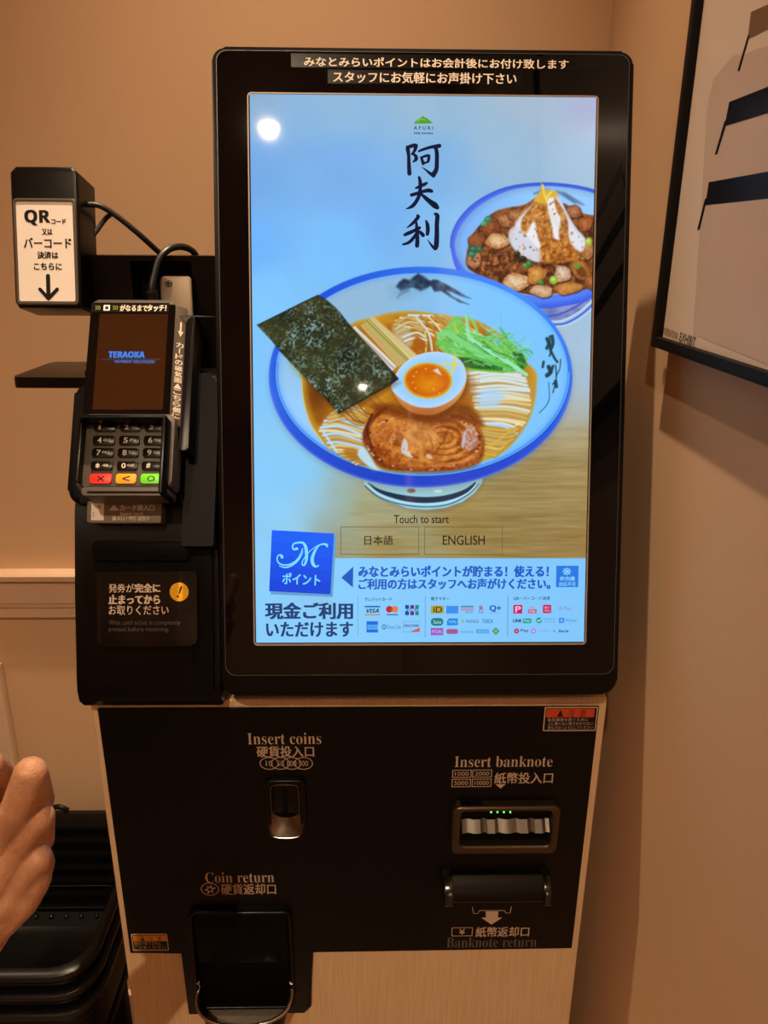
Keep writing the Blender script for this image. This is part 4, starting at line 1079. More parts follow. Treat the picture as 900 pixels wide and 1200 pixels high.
logo('payment_mark', [('t','楽天',620.5,710.4,627.5,713,(180,110,140)),('r',618.8,713.8,629,718.8,(190,110,140),.6),('t','Pay',621,714.8,627,718,(240,214,236))])
logo('payment_mark', [('r',636.2,708.6,646,718.6,(196,40,96),1.6),('t','d払い',638,710,644.6,713.4,(244,196,224)),('t','dPay',638,714.6,644.6,717.2,(244,196,224))])
logo('payment_mark', [('t','R Pay',655.5,710.6,669.5,716.4,(140,130,200))])
logo('payment_mark', [('t','LINE',601.5,725.6,611.2,729.2,(30,70,100),.0002),('r',613,724.8,622.6,730.4,(10,160,140),.5),('t','Pay',614.6,726,621.2,729.6,(190,240,240))])
logo('payment_mark', [('c',631.6,727,3.7,(10,160,130)),('p',[(629.4,727),(630.2,726.2),(631.3,727.4),(634,725),(634.6,725.8),(631.3,729)],(170,230,240)),('t','微信支付',637.5,724.2,650.8,727.2,(100,150,190)),('t','WeChat Pay',637.5,728,650.8,730.2,(110,150,200))])
logo('payment_mark', [('r',655.2,724,661,730,(30,130,226),.6),('t','支',656.2,725,660,729,(180,224,250)),('t','Alipay',662.2,725,676,729.4,(80,140,200))])
logo('payment_mark', [('c',605.4,739.4,3.3,(190,40,90)),('t','V',603.8,738,607,741,(240,190,214)),('t','Pay',610.4,737.2,619.4,741.4,(40,70,130),.0001)])
logo('payment_mark', [('c',625.2,739.4,3.3,(190,120,210)),('c',625.2,739.4,1.7,(150,206,252)),('t','famiPay',631.6,738,644.4,741.2,(150,150,210))])
logo('payment_mark', [('t','¥',648.4,738,650.6,741,(70,90,140)),('t','Bank',655,737.8,666.6,741,(50,76,130),.0001)])

# --- two taped text strips on the top bezel
b = MB(); TNN = .0014
M_TAPE = mat('black_label_tape', (8, 8, 8), .2, spec=.25)
for (x0, y0, x1, y1, s_, a0, b0, a1, b1) in ((341, 62.5, 702, 82.5, 'みなとみらいポイントはお会計後にお付け致します', 356.5, 66.4, 666, 81), (384, 81.5, 612, 100, 'スタッフにお気軽にお声掛け下さい', 390.5, 83.6, 605, 98.8)):
    b.prism(HEAD, pxr(HEAD, x0, y0, x1, y1, 0, TNN), .0011, TNN, M_TAPE)
    b.text(HEAD, s_, a0, b0, a1, b1, TNN + .0001, M_INKW, .00022)
tag(b.build('tape_label', KIOSK), 'black tape strips with white lettering over the display')

# --- side column: carries the card terminal, the card label and the ticket outlet
def side_prof(pts, x0, x1, m, b, bev=0.0):
    fr = Frame((x1, 0, Z0), (0, -1, 0), (0, 0, 1), (1, 0, 0))
    b.prism(fr, [(-y, z) for y, z in pts], x0 - x1, 0.0, m, bev, 2)
MX0, MX1 = -.2835, -.1345
b = MB()
fr = Frame((MX0, 0, Z0), (0, -1, 0), (0, 0, 1), (-1, 0, 0))
face = [(.101, .338), (.0597, .272), (.028, .216), (.0003, .133), (-.0245, .047), (-.0262, .036), (-.0245, .024), (-.014, .012), (.006, .0100)]
prof = [(-y, z) for y, z in face] + [(-.27, .0100), (-.27, .35), (-.104, .35)]
prof = prof[::-1]
b.prism(Frame((MX1, 0, Z0), (0, -1, 0), (0, 0, 1), (1, 0, 0)), [(-y, z) for y, z in face] + [(-.27, .0100), (-.27, .35), (-.104, .35)], MX0 - MX1, 0.0, M_BLACK, .004, 3)
col = b.build('side_column', KIOSK, angle=30)
# upright back box with its recess, above the slope
b = MB()
by = .125
R0 = plane_y(by)
xa, xb, za, zb = -.298, -.1405, .300, R0.px(180, 299.5)[1]
wu0, wu1, wv0, wv1 = pxrect(R0, 152, 305.5, 231, 402)
for (a, c, e, f) in ((xa, wu0, R0.px(100, 366)[1], zb), (wu1, xb, za, zb), (wu0, wu1, wv1, zb), (wu0, wu1, za, wv0)):
    b.box(a, c, by, .20, Z0 + e, Z0 + f, M_BLACK)
b.box(wu0 - .002, wu1 + .002, by + .030, .199, Z0 + wv0 - .002, Z0 + wv1 + .002, M_VOID)
b.build('back_box', KIOSK, smooth=False)
# ridge right of the terminal
b = MB()
SL = tilt_frame((-.2, .0597, .272 + Z0), 29.5)
u0, u1, v0, v1 = pxrect(SL, 221, 437, 250, 640, .022)
b.prism(SL, rrect(u0, u1, v0, v1, (.001, .001, .009, .009), 6), -.03, .022, M_BLACK2, .005, 4)
b.prism(LOW, pxr(LOW, 222.5, 628, 249.5, 812, .002, .005), -.02, .005, M_BLACK2, .002, 2)
b.build('column_ridge', KIOSK)
# cradle round the terminal
b = MB()
u0, u1, v0, v1 = pxrect(SL, 88, 450, 221, 590, .016)
b.prism(SL, rrect(u0, u1, v0, v1, (.014, .006, .006, .010), 6), -.03, .016, M_BLACK2, .007, 4)
b.build('terminal_cradle', KIOSK)
# steel bracket plate with a screw
BR = tilt_frame((-.18, .105, .40 + Z0), 6.0)
b = MB(); b.prism(BR, pxr(BR, 187.5, 323.5, 229, 432, .004), -.003, 0.0, mat('grained_steel_plate', (150, 136, 118), .5, metal=.6, var=.14, vscale=500), .0008)
brk = b.build('bracket_plate', KIOSK)
b = MB(); u, v = BR.px(197.5, 331.5); b.prism(BR, circle(u, v, .0042, 18), 0.0, .0012, M_STEEL, .0006)
b.sheet(BR, rect(u - .003, u + .003, v - .0005, v + .0005), .0013, M_VOID); b.sheet(BR, rect(u - .0005, u + .0005, v - .003, v + .003), .00132, M_VOID); b.build('screw', brk)
# card-slot label
LB = tilt_frame((-.2, .0300, .2195 + Z0), 24.0)
n = .018
b = MB(); b.prism(LB, pxr(LB, 102.5, 587.5, 188.5, 612.5, .002, n), -.02, n, M_LABELG, .0008)
n += .00015
b.sheet(LB, pxr(LB, 107.2, 589.6, 121.5, 609.8, .0006, n), n, M_PAPER); b.sheet(LB, pxr(LB, 114, 592, 118, 596, .0003, n), n + .0001, mat('gold_chip', (196, 160, 90), .4))
b.text(LB, 'IC', 108.6, 600, 110.6, 606, n + .0001, M_LABELG)
b.sheet(LB, pxpoly(LB, [(127.6, 598.2), (133.6, 591.6), (139.8, 598.2)], n), n, M_INKW)
b.text(LB, 'カード挿入口', 141, 591.4, 180.5, 598.6, n, M_INKW, .0002); b.text(LB, 'Insert card', 141.4, 599.8, 167, 604, n, M_INKW, .0001); b.text(LB, '插卡口 / 카드 삽입구', 131.6, 605, 175, 610, n, M_INKW, .0001)
tag(b.build('card_label', KIOSK), 'grey card-slot label with white lettering')
# ticket outlet
b = MB()
b.prism(LOW, pxr(LOW, 108, 634, 223, 657, .004, .006), -.01, .006, M_BLACK2, .003)
ot = b.build('ticket_outlet', KIOSK)
b = MB(); b.prism(LOW, pxr(LOW, 110, 656, 230, 669, .002, .0012), -.003, .0012, M_VOID); b.build('outlet_slot', ot)
M_ACR = mat('dark_acrylic_cover', (20, 17, 16), .2, spec=.4)
n = .010
b = MB(); b.prism(LOW, pxr(LOW, 113, 669.5, 231.5, 757, (.007, .007, .002, .002), n), -.002, n, M_ACR, .002, 3)
cov = b.build('outlet_cover', ot)
n += .0002
b = MB()
b.text(LOW, '発券が', 127.4, 684.2, 157, 694.4, n, M_INKW, .0001); b.text(LOW, '完全に', 158, 684, 187.4, 694.2, n, M_INKW, .0005)
b.text(LOW, '止まってから', 127.4, 697.2, 187.2, 707.6, n, M_INKW, .0005); b.text(LOW, 'お取りください', 127.4, 709.8, 197.6, 720.4, n, M_INKW, .0001)
b.text(LOW, 'Wait until ticket is completely', 127.4, 726.8, 211.4, 733.8, n, M_INKD); b.text(LOW, 'printed before removing.', 127.4, 734.8, 198.2, 741.2, n, M_INKD)
u, v = LOW.px(210, 693.6, n)
b.sheet(LOW, circle(u, v, .0097, 28), n, M_YELLOW)
b.sheet(LOW, pxpoly(LOW, [(211.6, 687.4), (214, 687.2), (210.6, 695.8), (209.2, 695.8)], n), n + .0001, M_INKK); u, v = LOW.px(208.4, 698.9, n); b.sheet(LOW, circle(u, v, .0011, 12), n + .0001, M_INKK)
b.build('outlet_notice', ot)
# small shelf for phones under the code reader
SHF = Frame((0, 0, Z0 + .345), (1, 0, 0), (0, 1, 0), (0, 0, 1))
b = MB(); b.prism(SHF, rrect(-.3575, -.262, .0915, .206, (.010, .004, .004, .006), 6), -.0115, 0.0, M_BLACK, .003, 3)
tag(b.build('phone_shelf', KIOSK), 'small flat black shelf under the code reader')

# ================================================================== card payment terminal on the column
PT = thing('card_terminal', 'grey handheld card terminal with keypad and small screen cradled on the machine', 'card terminal', tuple(TERM.w(0, 0, 0)))
tw = TERM
ul, ur = tw.px(103.5, 400)[0], tw.px(203.0, 400)[0]
vt, vk, vbm = tw.px(150, 351.5)[1], tw.px(150, 486)[1], tw.px(150, 575.5)[1]
b = MB(); b.prism(tw, rrect(ul, ur, vbm, vt, (.006, .006, .006, .006), 6), -.041, 0.0, M_GRAYP, .0035, 3)
body = b.build('body', PT)
# bevelled right flank carrying the magnetic-card lettering
FL = Frame(tw.w(ur - .0005, 0, -.0008), (math.cos(.6) * tw.u - math.sin(.6) * tw.n), tw.v, (math.sin(.6) * tw.u + math.cos(.6) * tw.n))
b = MB(); b.prism(FL, rrect(0, .0145, vk - .01, vt - .0045, .003, 4), -.016, 0.0, M_GRAYP, .0015)
flank = b.build('swipe_flank', PT)
b = MB()
va, vz = FL.px(205, 376)[1], FL.px(208, 394)[1]
b.sheet(FL, rect(.0064, .0082, vz + .005, va), .0002, M_INKW); b.sheet(FL, [(.0045, vz + .006), (.0103, vz + .006), (.0073, vz)], .0002, M_INKW)
chars = 'カードの磁気面▲こちら側に'
v_hi, v_lo = FL.px(206, 400)[1], FL.px(206, 491)[1]
for i, ch in enumerate(chars):
    h = (v_hi - v_lo) / len(chars); vc_ = v_hi - h * (i + .5)
    if ch == 'ー': b.sheet(FL, rect(.0066, .0078, vc_ - h * .42, vc_ + h * .42), .0002, M_INKW)
    else: b.text(FL, ch, .0034, vc_ - h * .42, .0110, vc_ + h * .42, .0002, M_INKW, .0002, uv=True)
b.build('card_direction_lettering', flank)
b = MB()
WG = tw
wu = tw.px(216, 440)[0]
b.prism(tw, rrect(ur + .0105, ur + .0195, vk - .035, vt - .014, (.002, .002, .004, .010), 5), -.040, -.004, M_BLACK, .002)
b.build('swipe_guard', PT)
# display of the terminal
b = MB(); b.sheet(tw, pxr(tw, 107, 356.5, 198.5, 487, .002, .0005), .0005, mat('terminal_screen_glass', (7, 6, 6), .06, spec=.5))
sg = b.build('screen_glass', PT)
b = MB(); b.prism(tw, pxr(tw, 107.5, 354.5, 198, 366.5, .0008, .0008), .0006, .0008, M_VOID)
for xx in (112.2, 114.4, 116.4): b.stroke(tw, [(*tw.px(xx, 358.4, .001), .0006), (*tw.px(xx + 1, 360.6, .001), .0006), (*tw.px(xx, 362.8, .001), .0006)], .001, mat('yellow_green_ink', (150, 150, 40), .5), 3)
b.sheet(tw, pxr(tw, 121.6, 357.4, 128.6, 364, .0006, .001), .001, M_PAPER); b.sheet(tw, pxr(tw, 123.4, 359, 126.8, 362.4, 0, .0011), .0011, M_INKK)
for xx in (132.6, 134.8, 137): b.stroke(tw, [(*tw.px(xx, 358.4, .001), .0006), (*tw.px(xx + 1, 360.6, .001), .0006), (*tw.px(xx, 362.8, .001), .0006)], .001, mat('yellow_green_ink', (150, 150, 40), .5), 3)
b.text(tw, 'がなるまで', 141, 357.2, 172.6, 364.6, .001, M_INKW, .0002); b.text(tw, 'タッチ！', 173.2, 357.2, 194.5, 364.6, .001, M_INKW, .0003)
b.build('touch_strip', sg)
b = MB(); b.sheet(tw, pxr(tw, 117, 367.5, 190.5, 480, 0, .0007), .0006, mat('lcd_panel', (165, 152, 138), .05, metal=1.0)); tag(b.build('lcd_panel', sg), 'mirror-like lit panel of the terminal')
b = MB(); gT = glow((70, 130, 226), 1.0)
b.text(tw, '𝗧𝗘𝗥𝗔𝗢𝗞𝗔', 127.5, 411.8, 169.2, 419.2, .0008, gT, .0003); b.sheet(tw, pxr(tw, 120.5, 420.4, 186.5, 421.1, 0, .0008), .0008, glow((50, 86, 140)))
b.text(tw, 'PAYMENT SOLUTIONS', 134.5, 421.9, 181, 425.6, .0008, glow((80, 120, 190)), .0001)
b.build('lit_logo', sg)
# keypad block with its privacy shield
n = .0042
ku0, ku1 = tw.px(95, 530, n)[0], tw.px(203, 530, n)[0]
b = MB(); b.prism(tw, rrect(ku0, ku1, vbm + .004, vk - .001, .005, 5), -.028, n, M_GRAYP, .002)
pad = b.build('keypad', PT)
keys = [(0, 0, '1', ''), (0, 1, '2', 'ABC'), (0, 2, '3', 'DEF'), (1, 0, '4', 'GHI'), (1, 1, '5', 'JKL'), (1, 2, '6', 'MNO'), (2, 0, '7', 'PRS'), (2, 1, '8', 'TUV'), (2, 2, '9', 'WXY'),
        (3, 0, '*', ',@'), (3, 1, '0', 'QZ'), (3, 2, '#', ''), (4, 0, '×', ''), (4, 1, '<', ''), (4, 2, '○', '')]
kx = [(108, 132.5), (138.5, 161.5), (167.5, 191)]
ky = [(496, 505.5), (510.5, 521.5), (525, 536), (540.5, 551), (555, 566.5)]
for (r_, c_, s_, sub) in keys:
    km = M_BLACK if r_ < 4 else [mat('red_key', (226, 40, 22), .4), mat('amber_key', (240, 164, 20), .4), mat('green_key', (110, 220, 40), .4)][c_]
    sh = -1.2 * (r_ - 2)
    x0, x1 = kx[c_]; y0, y1 = ky[r_]
    x0 += sh; x1 += sh
    b = MB(); nk = n + .0022
    b.prism(tw, pxr(tw, x0, y0, x1, y1, .0022, nk), n - .0005, nk, km, .0008)
    im = M_INKK if r_ == 4 else M_INKW
    nk += .00012
    cx_ = (x0 + x1) / 2
    if r_ == 4: b.text(tw, s_, cx_ - 4, y0 + 2.6, cx_ + 4, y1 - 2.6, nk, im, .0001)
    else:
        b.text(tw, s_, x0 + 5.4, y0 + 2.2, x0 + (9.6 if s_ != '1' else 7.4), y1 - 2.6, nk, im, .00015)
        if sub: b.text(tw, sub, x0 + 12, y0 + 3.4, x0 + 20, y1 - 4.4, nk, im)
    tag(b.build('key', pad), {12: 'red key', 13: 'amber key', 14: 'green key'}.get(r_ * 3 + c_))
ns = .026
b = MB()
a0 = tw.px(93.5, 500, .015)[0]; a1 = tw.px(187.5, 530, ns)[0]; vtop = tw.px(140, 485.5, ns)[1]; vlow = tw.px(187, 577, ns)[1]
wl = .0035
b.prism(tw, rrect(a0 - .001, a1 + wl, vtop - wl, vtop, .0012, 3), -.02, ns, M_BLACK, .0012)                # top wall
b.prism(tw, rect(a1, a1 + wl, vlow, vtop - .001), -.02, ns, M_BLACK, .0012)                             # right wall
fl = [(a0 - .001, vbm + .006), (a0 + .0022, vbm + .006), (a0 + .0022, vtop - .001), (a0 - .001, vtop - .001)]
b.prism(tw, fl, -.02, .015, M_BLACK, .0012)                                                              # low left wall
b.build('privacy_shield', PT)
b = MB(); b.prism(tw, pxr(tw, 96, 570.5, 196, 580.5, .002, .0055), -.028, .0055, M_GRAYP, .0018)
b.prism(tw, pxr(tw, 102, 575.5, 190, 578, .0005, .006), .0050, .0058, M_VOID)
b.build('card_mouth', PT)
b = MB()
q0 = TERM.w((ul + ur) / 2 + .018, vt - .004, -.015)
pts = [q0] + [plane_y(yy).w(*plane_y(yy).px(x, y), 0) for x, y, yy in ((178, 340, .094), (181, 322, .100), (187, 303, .108), (198, 292, .118), (212, 289, .135), (224, 293, .155), (230, 301, .175), (232, 316, .190))]
b.tube(pts, .0036, M_RUBBER, 10, 5)
for k in range(6):
    p = Vector(q0).lerp(Vector(pts[1]), .25 + k * .13); d = (Vector(pts[1]) - Vector(q0)).normalized() * .0011
    b.tube([p - d, p + d], .0052, M_RUBBER, 10)
b.build('cable', PT)

# ================================================================== code reader beside the machine
QR = thing('code_reader', 'black box-shaped code reader with a white instruction card, left of the screen', 'code reader', (-.30, .125, Z0 + .48))
QF = tilt_frame((-.30, .100, Z0 + .485), 14.0)
b = MB()
u0, u1, v0, v1 = pxrect(QF, 10.5, 194, 96, 361)
ch = .006
b.prism(QF, [(u0 + ch * .6, v0), (u1 - .002, v0), (u1, v0 + .004), (u1, v1 - ch), (u1 - ch, v1), (u0 + ch, v1), (u0, v1 - ch), (u0, v0 + ch)], -.048, 0.0, M_BLACK, .0045, 3)
qh = b.build('housing', QR)
b = MB(); o_ = pxr(QF, 14.5, 232, 92.5, 357.5, .004, .0018); i_ = pxr(QF, 18, 236, 88.5, 353, .002, .0018)
b.ring(QF, o_, i_, -.001, .0022, mat('grey_card_holder', (74, 64, 56), .4), .0008)
b.build('card_holder', QR)
n = .0012
b = MB(); b.prism(QF, pxr(QF, 17.6, 235.6, 89, 353.4, .001, n), .0002, n, M_PAPER)
n += .0002
b.text(QF, '𝗤𝗥', 28.6, 246, 58.6, 264, n, M_INKK, .0004); b.text(QF, 'コード', 60.2, 256.6, 77, 262.6, n, M_INKK, .0003)
b.text(QF, '又は', 49.2, 268.4, 61.2, 275.2, n, M_INKK, .00025); b.text(QF, 'バーコード', 27.8, 278.6, 83.6, 291, n, M_INKK, .0003)
b.text(QF, '決済は', 43.8, 294.8, 68.2, 303, n, M_INKK, .0003); b.text(QF, 'こちらに', 39.8, 308.2, 72.4, 316.2, n, M_INKK, .0003)
b.stroke(QF, [(*QF.px(56.2, 323.4, n), .0042), (*QF.px(56.8, 346, n), .0042)], n, M_INKK)
b.stroke(QF, [(*QF.px(46.8, 339, n), .0036), (*QF.px(56.8, 350, n), .0036)], n + 1e-5, M_INKK); b.stroke(QF, [(*QF.px(67, 339, n), .0036), (*QF.px(56.8, 350, n), .0036)], n + 2e-5, M_INKK)
tag(b.build('instruction_card', QR), 'white instruction card with black lettering and a down arrow')
b = MB()
pts = [(-.285, .135, Z0 + .515)] + [plane_y(yy).w(*plane_y(yy).px(x, y), 0) for x, y, yy in ((113, 240, .14), (135, 252, .145), (160, 272, .15), (180, 290, .158), (192, 302, .168), (200, 318, .180), (204, 330, .188))]
b.tube(pts, .0030, M_RUBBER, 10, 5); b.build('cable', QR)
b = MB(); pts = [plane_y(yy).w(*plane_y(yy).px(x, y), 0) for x, y, yy in ((100, 288, .135), (112, 272, .15), (124, 256, .16), (133, 249, .152))]
b.tube(pts, .0026, M_RUBBER, 10, 5); b.build('cable', QR)
b = MB(); b.box(-.300, -.262, .147, .1995, Z0 + .405, Z0 + .462, M_BLACK, .003); b.build('mounting_arm', QR)

# ================================================================== framed poster on the right wall
PTN = .020
PF = Frame((XR, 0, Z0), (0, -1, 0), (0, 0, 1), (-1, 0, 0))
u0, v0 = PF.px(762, 405.5, PTN)
u1, v1 = u0 + .515, v0 + .728
PO = thing('framed_poster', 'tall beige poster with black bars in a thin black frame', 'poster', (XR, -(u0 + u1) / 2, Z0 + v0))
fw = .0105
M_PRINT = mat('beige_print_paper', (212, 190, 166), .7, spec=.15, var=.05, vscale=25)
M_REFL = mat('reflection_tone', (196, 170, 148), .7, spec=.15, var=.06, vscale=30)
b = MB(); b.ring(PF, rect(u0, u1, v0, v1), rect(u0 + fw, u1 - fw, v0 + fw, v1 - fw), 0.0008, PTN, mat('black_frame_lacquer', (12, 10, 9), .6, spec=.15), .0012)
b.build('frame', PO)
pn_ = .012
b = MB(); b.prism(PF, rect(u0 + .004, u1 - .004, v0 + .004, v1 - .004), .002, pn_, M_PRINT)
pr = b.build('print', PO)
b = MB()
b.sheet(PF, pxpoly(PF, [(812, 392), (818, 300), (822, 240), (828, 130), (836, 92), (860, 64), (872, 64), (885, 58), (960, 36), (960, 452)], pn_ + .0001), pn_ + .0001, M_REFL)
b.build('painted_reflection', pr)  # the machine's reflection in the glazing, painted on the print as a darker tone
M_BAR = mat('black_print_ink', (11, 9, 8), .7, spec=.08); M_BAR2 = mat('brown_bar_colour', (116, 84, 58), .6, spec=.2)  # top bar is coloured brown, the others black
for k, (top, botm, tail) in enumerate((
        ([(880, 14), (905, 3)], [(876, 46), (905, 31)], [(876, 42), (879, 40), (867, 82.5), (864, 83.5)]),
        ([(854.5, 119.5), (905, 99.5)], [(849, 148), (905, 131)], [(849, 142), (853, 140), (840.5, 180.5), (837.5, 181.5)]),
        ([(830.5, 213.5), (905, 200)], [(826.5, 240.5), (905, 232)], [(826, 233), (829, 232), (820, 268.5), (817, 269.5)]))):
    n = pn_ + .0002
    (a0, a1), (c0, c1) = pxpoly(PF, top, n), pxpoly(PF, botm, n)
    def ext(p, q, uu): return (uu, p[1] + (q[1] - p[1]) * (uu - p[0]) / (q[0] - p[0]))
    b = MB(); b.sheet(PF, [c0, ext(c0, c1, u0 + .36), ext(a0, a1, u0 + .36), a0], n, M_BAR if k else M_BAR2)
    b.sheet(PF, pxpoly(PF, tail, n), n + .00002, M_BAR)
    tag(b.build('printed_bar', pr), 'top bar, coloured brown' if k == 0 else None)
b = MB(); n = pn_ + .0003
for k, wd in enumerate((5, 3, 6, 4, 6, 3, 5)):
    b.sheet(PF, pxpoly(PF, [(771.5 - k * .32, 370 + k * 2.7), (771.5 - k * .32 + wd, 370 + k * 2.7 + wd * .3), (771.3 - k * .32 + wd, 371.8 + k * 2.7 + wd * .3), (771.3 - k * .32, 371.8 + k * 2.7)], n), n, mat('grey_brown_ink', (120, 98, 80), .6))
fa = PF.px(778, 387.5, n); fb = PF.px(815, 401, n)
fT = PF.at(PF.w(fa[0], fa[1], 0), math.atan2(fb[1] - fa[1], fb[0] - fa[0]))
L_ = math.hypot(fb[0] - fa[0], fb[1] - fa[1])
b.text(fT, 'INTERNATIONAL', 0, -.0035, L_ * .48, .0035, n, mat('grey_brown_ink', (120, 98, 80), .6), uv=True); b.text(fT, 'EXHIBIT', L_ * .53, -.0042, L_, .0042, n, mat('dark_brown_ink', (92, 72, 58), .6), .0001, uv=True)
b.build('print_imprint', pr)
M_PGLASS = bpy.data.materials.new('poster_glazing'); M_PGLASS.use_nodes = True
nt = M_PGLASS.node_tree; nt.nodes.remove(nt.nodes['Principled BSDF'])
tr = nt.nodes.new('ShaderNodeBsdfTransparent'); gg = nt.nodes.new('ShaderNodeBsdfGlossy'); gg.inputs['Roughness'].default_value = .22
mxs = nt.nodes.new('ShaderNodeMixShader')
mxs.inputs[0].default_value = .025; nt.links.new(tr.outputs[0], mxs.inputs[1]); nt.links.new(gg.outputs[0], mxs.inputs[2])
nt.links.new(mxs.outputs[0], nt.nodes['Material Output'].inputs[0])
b = MB(); b.sheet(PF, rect(u0 + fw - .003, u1 - fw + .003, v0 + fw - .003, v1 - fw + .003), .0145, M_PGLASS)
b.build('glazing', PO)

# ================================================================== luggage baskets beside the machine
M_BASK = mat('black_basket_plastic', (6, 6, 7), .32, spec=.3)
BZ = Z0 - .42
bx0, bx1, byf, byb = -.80, -.346, .026, .336
def loop_pts(z, ins, r, k=5):
    return [(p[0], p[1], z) for p in rrect(bx0 + ins, bx1 - ins, byf + ins, byb - ins, max(r, .01), k)]
def make_basket(top, name, label, parts=True):
    t = thing(name, label, 'basket', ((bx0 + bx1) / 2, (byf + byb) / 2, top - .24), 'stacked luggage baskets')
    b = MB()
    loops = []
    H = .20
    # outside, from the bottom up, with ridges
    loops.append((top - H, .050, .035))
    k = 9
    for i in range(k + 1):
        z = top - H + (H - .03) * i / k; ins = .050 - .040 * i / k
        loops += [(z + .002, ins, .04), (z + .007, ins - .003, .04), (z + .012, ins - .003, .04), (z + .016, ins - .0005, .04)]
    loops += [(top - .012, .008, .045), (top - .012, -.001, .05), (top - .003, -.002, .05), (top, .002, .05), (top, .010, .045), (top - .006, .0135, .042)]
    for i in range(7):
        z = top - .022 - .024 * i; ins = .016 + .036 * (i * .024 + .01) / H
        loops += [(z + .003, ins, .04), (z - .001, ins + .0022, .04), (z - .005, ins + .0022, .04), (z - .009, ins, .04)]
    loops += [(top - H + .008, .056, .035)]
    V = [[b.bm.verts.new(p) for p in loop_pts(*l)] for l in loops]
    i0 = b.mi(M_BASK)
    for A, B in zip(V, V[1:]):
        for q in range(len(A)):
            f = b.bm.faces.new((A[q], A[(q + 1) % len(A)], B[(q + 1) % len(A)], B[q])); f.material_index = i0
    f = b.bm.faces.new(V[0][::-1]); f.material_index = i0; f = b.bm.faces.new(V[-1]); f.material_index = i0
    b.build('basket_shell', t, angle=50)
    if parts:
        b = MB()
        zf = top - H + .010
        for xx in np.linspace(bx0 + .08, bx1 - .07, 13):
            b.prism(Frame((xx, byb - .052, zf + .012), (1, 0, 0), (0, 0, 1), (0, -1, 0)), circle(0, 0, .0028, 8), -.004, .0025, M_CHROME, .001)
        b.build('floor_studs', t)
        b = MB()
        hx, hz = BWALL.px(66, 948)
        hx = -.50
        b.tube([(hx - .018, byb - .003, top + .001), (hx - .010, byb - .004, top + .006), (hx, byb - .003, top + .009), (hx + .010, byb - .004, top + .006), (hx + .016, byb - .003, top + .001)], .0045, M_BASK, 8, 4)
        b.build('handle_lug', t)
    return t
make_basket(BZ, 'luggage_basket', 'open black luggage basket, topmost of the stack beside the machine')
make_basket(BZ - .034, 'luggage_basket', 'second black luggage basket down, nested under the open one', False)
make_basket(BZ - .068, 'luggage_basket', 'lowest black luggage basket seen at the bottom of the stack', False)
BS = thing('basket_stand', 'low black stand carrying the stacked luggage baskets', 'stand', ((bx0 + bx1) / 2, (byf + byb) / 2, 0))
b = MB(); b.box(bx0 + .045, bx1 - .045, byf + .045, byb - .045, BZ - .068 - .200 - .022, BZ - .068 - .2002, M_BLACK2, .004); b.build('stand_top', BS)
for xx in (bx0 + .07, bx1 - .07):
    for yy in (byf + .07, byb - .07):
        b = MB(); b.box(xx - .014, xx + .014, yy - .014, yy + .014, 0, BZ - .068 - .2215, M_BLACK2, .003); b.build('leg', BS)

# ================================================================== the hand at the left edge
M_SKIN = bpy.data.materials.new('skin'); M_SKIN.use_nodes = True
nt = M_SKIN.node_tree; sb_ = nt.nodes['Principled BSDF']
tc = nt.nodes.new('ShaderNodeTexCoord'); nz = nt.nodes.new('ShaderNodeTexNoise'); nz.inputs['Scale'].default_value = 60; nz.inputs['Detail'].default_value = 5
rp = nt.nodes.new('ShaderNodeValToRGB'); rp.color_ramp.elements[0].color = (*lin((170, 118, 88)), 1); rp.color_ramp.elements[1].color = (*lin((200, 150, 114)), 1)
rp.color_ramp.elements[0].position = .3; rp.color_ramp.elements[1].position = .7
nt.links.new(tc.outputs['Object'], nz.inputs['Vector']); nt.links.new(nz.outputs['Fac'], rp.inputs['Fac']); nt.links.new(rp.outputs['Color'], sb_.inputs['Base Color'])
sb_.inputs['Roughness'].default_value = .5; sb_.inputs['Subsurface Weight'].default_value = .15; sb_.inputs['Subsurface Radius'].default_value = (.01, .004, .002); sb_.inputs['Subsurface Scale'].default_value = .3
n3_ = nt.nodes.new('ShaderNodeTexVoronoi'); n3_.inputs['Scale'].default_value = 700; bp = nt.nodes.new('ShaderNodeBump'); bp.inputs['Strength'].default_value = .35; bp.inputs['Distance'].default_value = .0008
nt.links.new(tc.outputs['Object'], n3_.inputs['Vector'])
wv = nt.nodes.new('ShaderNodeTexNoise'); wv.inputs['Scale'].default_value = 1; wv.inputs['Detail'].default_value = 4; wv.inputs['Roughness'].default_value = .6
wm = nt.nodes.new('ShaderNodeMapping'); wm.inputs['Rotation'].default_value = (.35, .25, -.55); wm.inputs['Scale'].default_value = (90, 90, 420)
nt.links.new(tc.outputs['Object'], wm.inputs['Vector']); nt.links.new(wm.outputs['Vector'], wv.inputs['Vector'])
wa = nt.nodes.new('ShaderNodeMath'); wa.operation = 'MULTIPLY_ADD'; wa.inputs[1].default_value = 1.3
nt.links.new(wv.outputs['Fac'], wa.inputs[0]); nt.links.new(n3_.outputs['Distance'], wa.inputs[2]); nt.links.new(wa.outputs[0], bp.inputs['Height']); nt.links.new(bp.outputs['Normal'], sb_.inputs['Normal'])
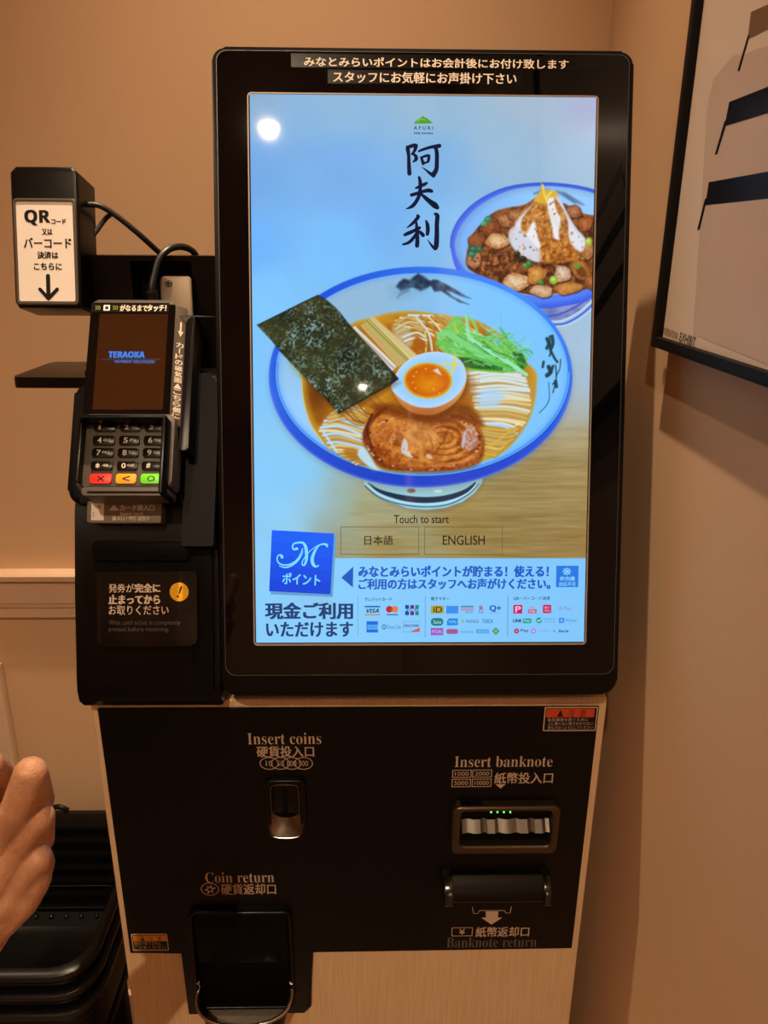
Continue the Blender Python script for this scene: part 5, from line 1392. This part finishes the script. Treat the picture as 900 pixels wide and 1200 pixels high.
def capsules(chains):
    bm = bmesh.new()
    def ball(p, r):
        bmesh.ops.create_icosphere(bm, subdivisions=3, radius=r, matrix=Matrix.Translation(p))
    for ch in chains:
        for (p, r), (q, s) in zip(ch, ch[1:]):
            b2 = bmesh.new()
            for c, rr in ((p, r), (q, s)):
                bmesh.ops.create_icosphere(b2, subdivisions=2, radius=rr, matrix=Matrix.Translation(Vector(c)))
            bmesh.ops.convex_hull(b2, input=b2.verts)
            bmesh.ops.delete(b2, geom=[v for v in b2.verts if not v.link_faces], context='VERTS')
            mp = {v: bm.verts.new(v.co) for v in b2.verts}
            for f in b2.faces: bm.faces.new([mp[v] for v in f.verts])
            b2.free()
    return bm
def J(x, y, d, r): return (tuple(unproj(x, y, d)), r)
WR = J(-46, 1098, .500, .0245)
chains = [
    # index, middle, ring, little: knuckle, first joint, second joint, tip (curled away behind)
    [J(-62, 985, .478, .0120), J(-14, 897, .458, .0098), J(6, 912, .486, .0088), J(-14, 948, .500, .0080)],
    [J(-26, 1010, .476, .0122), J(20, 948, .463, .0100), J(36, 906, .458, .0102), J(47, 938, .486, .0090), J(26, 968, .500, .0080)],
    [J(-6, 1036, .482, .0118), J(38, 960, .472, .0100), J(46, 957, .474, .0096), J(48, 985, .498, .0086), J(26, 1004, .508, .0078)],
    [J(46, 1012, .486, .0098), J(39, 1034, .488, .0104), J(24, 1058, .492, .0112), J(-4, 1082, .498, .0130)],
    [J(8, 1058, .488, .0112), J(38, 1012, .480, .0092), J(46, 1006, .480, .0088), J(46, 1030, .500, .0080), J(26, 1042, .508, .0072)],
    # back of the hand
    [WR, J(-62, 985, .480, .0120)], [WR, J(-26, 1010, .480, .0130)], [WR, J(-6, 1036, .486, .0130)], [J(-36, 1100, .502, .0220), J(10, 1056, .492, .0130)],
    [J(-30, 1050, .500, .0190), J(6, 1020, .505, .0150)], [J(-40, 1040, .500, .0200), J(-30, 985, .500, .0160)],
    [J(12, 1058, .500, .0130), J(30, 1034, .500, .0110)],
    # thumb folded over the far side
    [J(-70, 1070, .520, .0150), J(-60, 1000, .535, .0120), J(-20, 960, .530, .0105), J(8, 962, .522, .0090)],
    # forearm and upper arm
    [WR, J(-120, 1190, .520, .0290), J(-300, 1420, .560, .0400)],
    [J(-300, 1420, .560, .0400), (tuple(unproj(-300, 1420, .560) + np.array([-.10, -.22, .24])), .048)],
]
bm = capsules(chains)
me = bpy.data.meshes.new('person'); bm.to_mesh(me); bm.free()
po = bpy.data.objects.new('person', me); COL.objects.link(po)
md = po.modifiers.new('r', 'REMESH'); md.mode = 'VOXEL'; md.voxel_size = .0014
md = po.modifiers.new('s', 'SMOOTH'); md.iterations = 5; md.factor = .5
dg = bpy.context.evaluated_depsgraph_get(); dg.update()
me2 = bpy.data.meshes.new_from_object(po.evaluated_get(dg))
po.modifiers.clear(); po.data = me2; bpy.data.meshes.remove(me); me2.name = 'person'
me2.materials.append(M_SKIN); me2.polygons.foreach_set('use_smooth', [True] * len(me2.polygons))
tag(po, 'person at the left edge, bare forearm raised with fingers closed in a fist', 'person')
M_SLEEVE = mat('dark_sleeve_cloth', (38, 36, 40), .9, spec=.1, bump=.3, bscale=400)
e0 = unproj(-220, 1318, .542); e1 = unproj(-300, 1420, .560); e2 = e1 + np.array([-.10, -.22, .24])
b = MB(); b.tube([e0, e1 + (e0 - e1) * .1, e1 + np.array([-.006, -.012, .012]), e1 + (e2 - e1) * .5, e2 + (e2 - e1) * .12], lambda t: .050 + .010 * t, M_SLEEVE, 20, 6); b.build('sleeve', po)
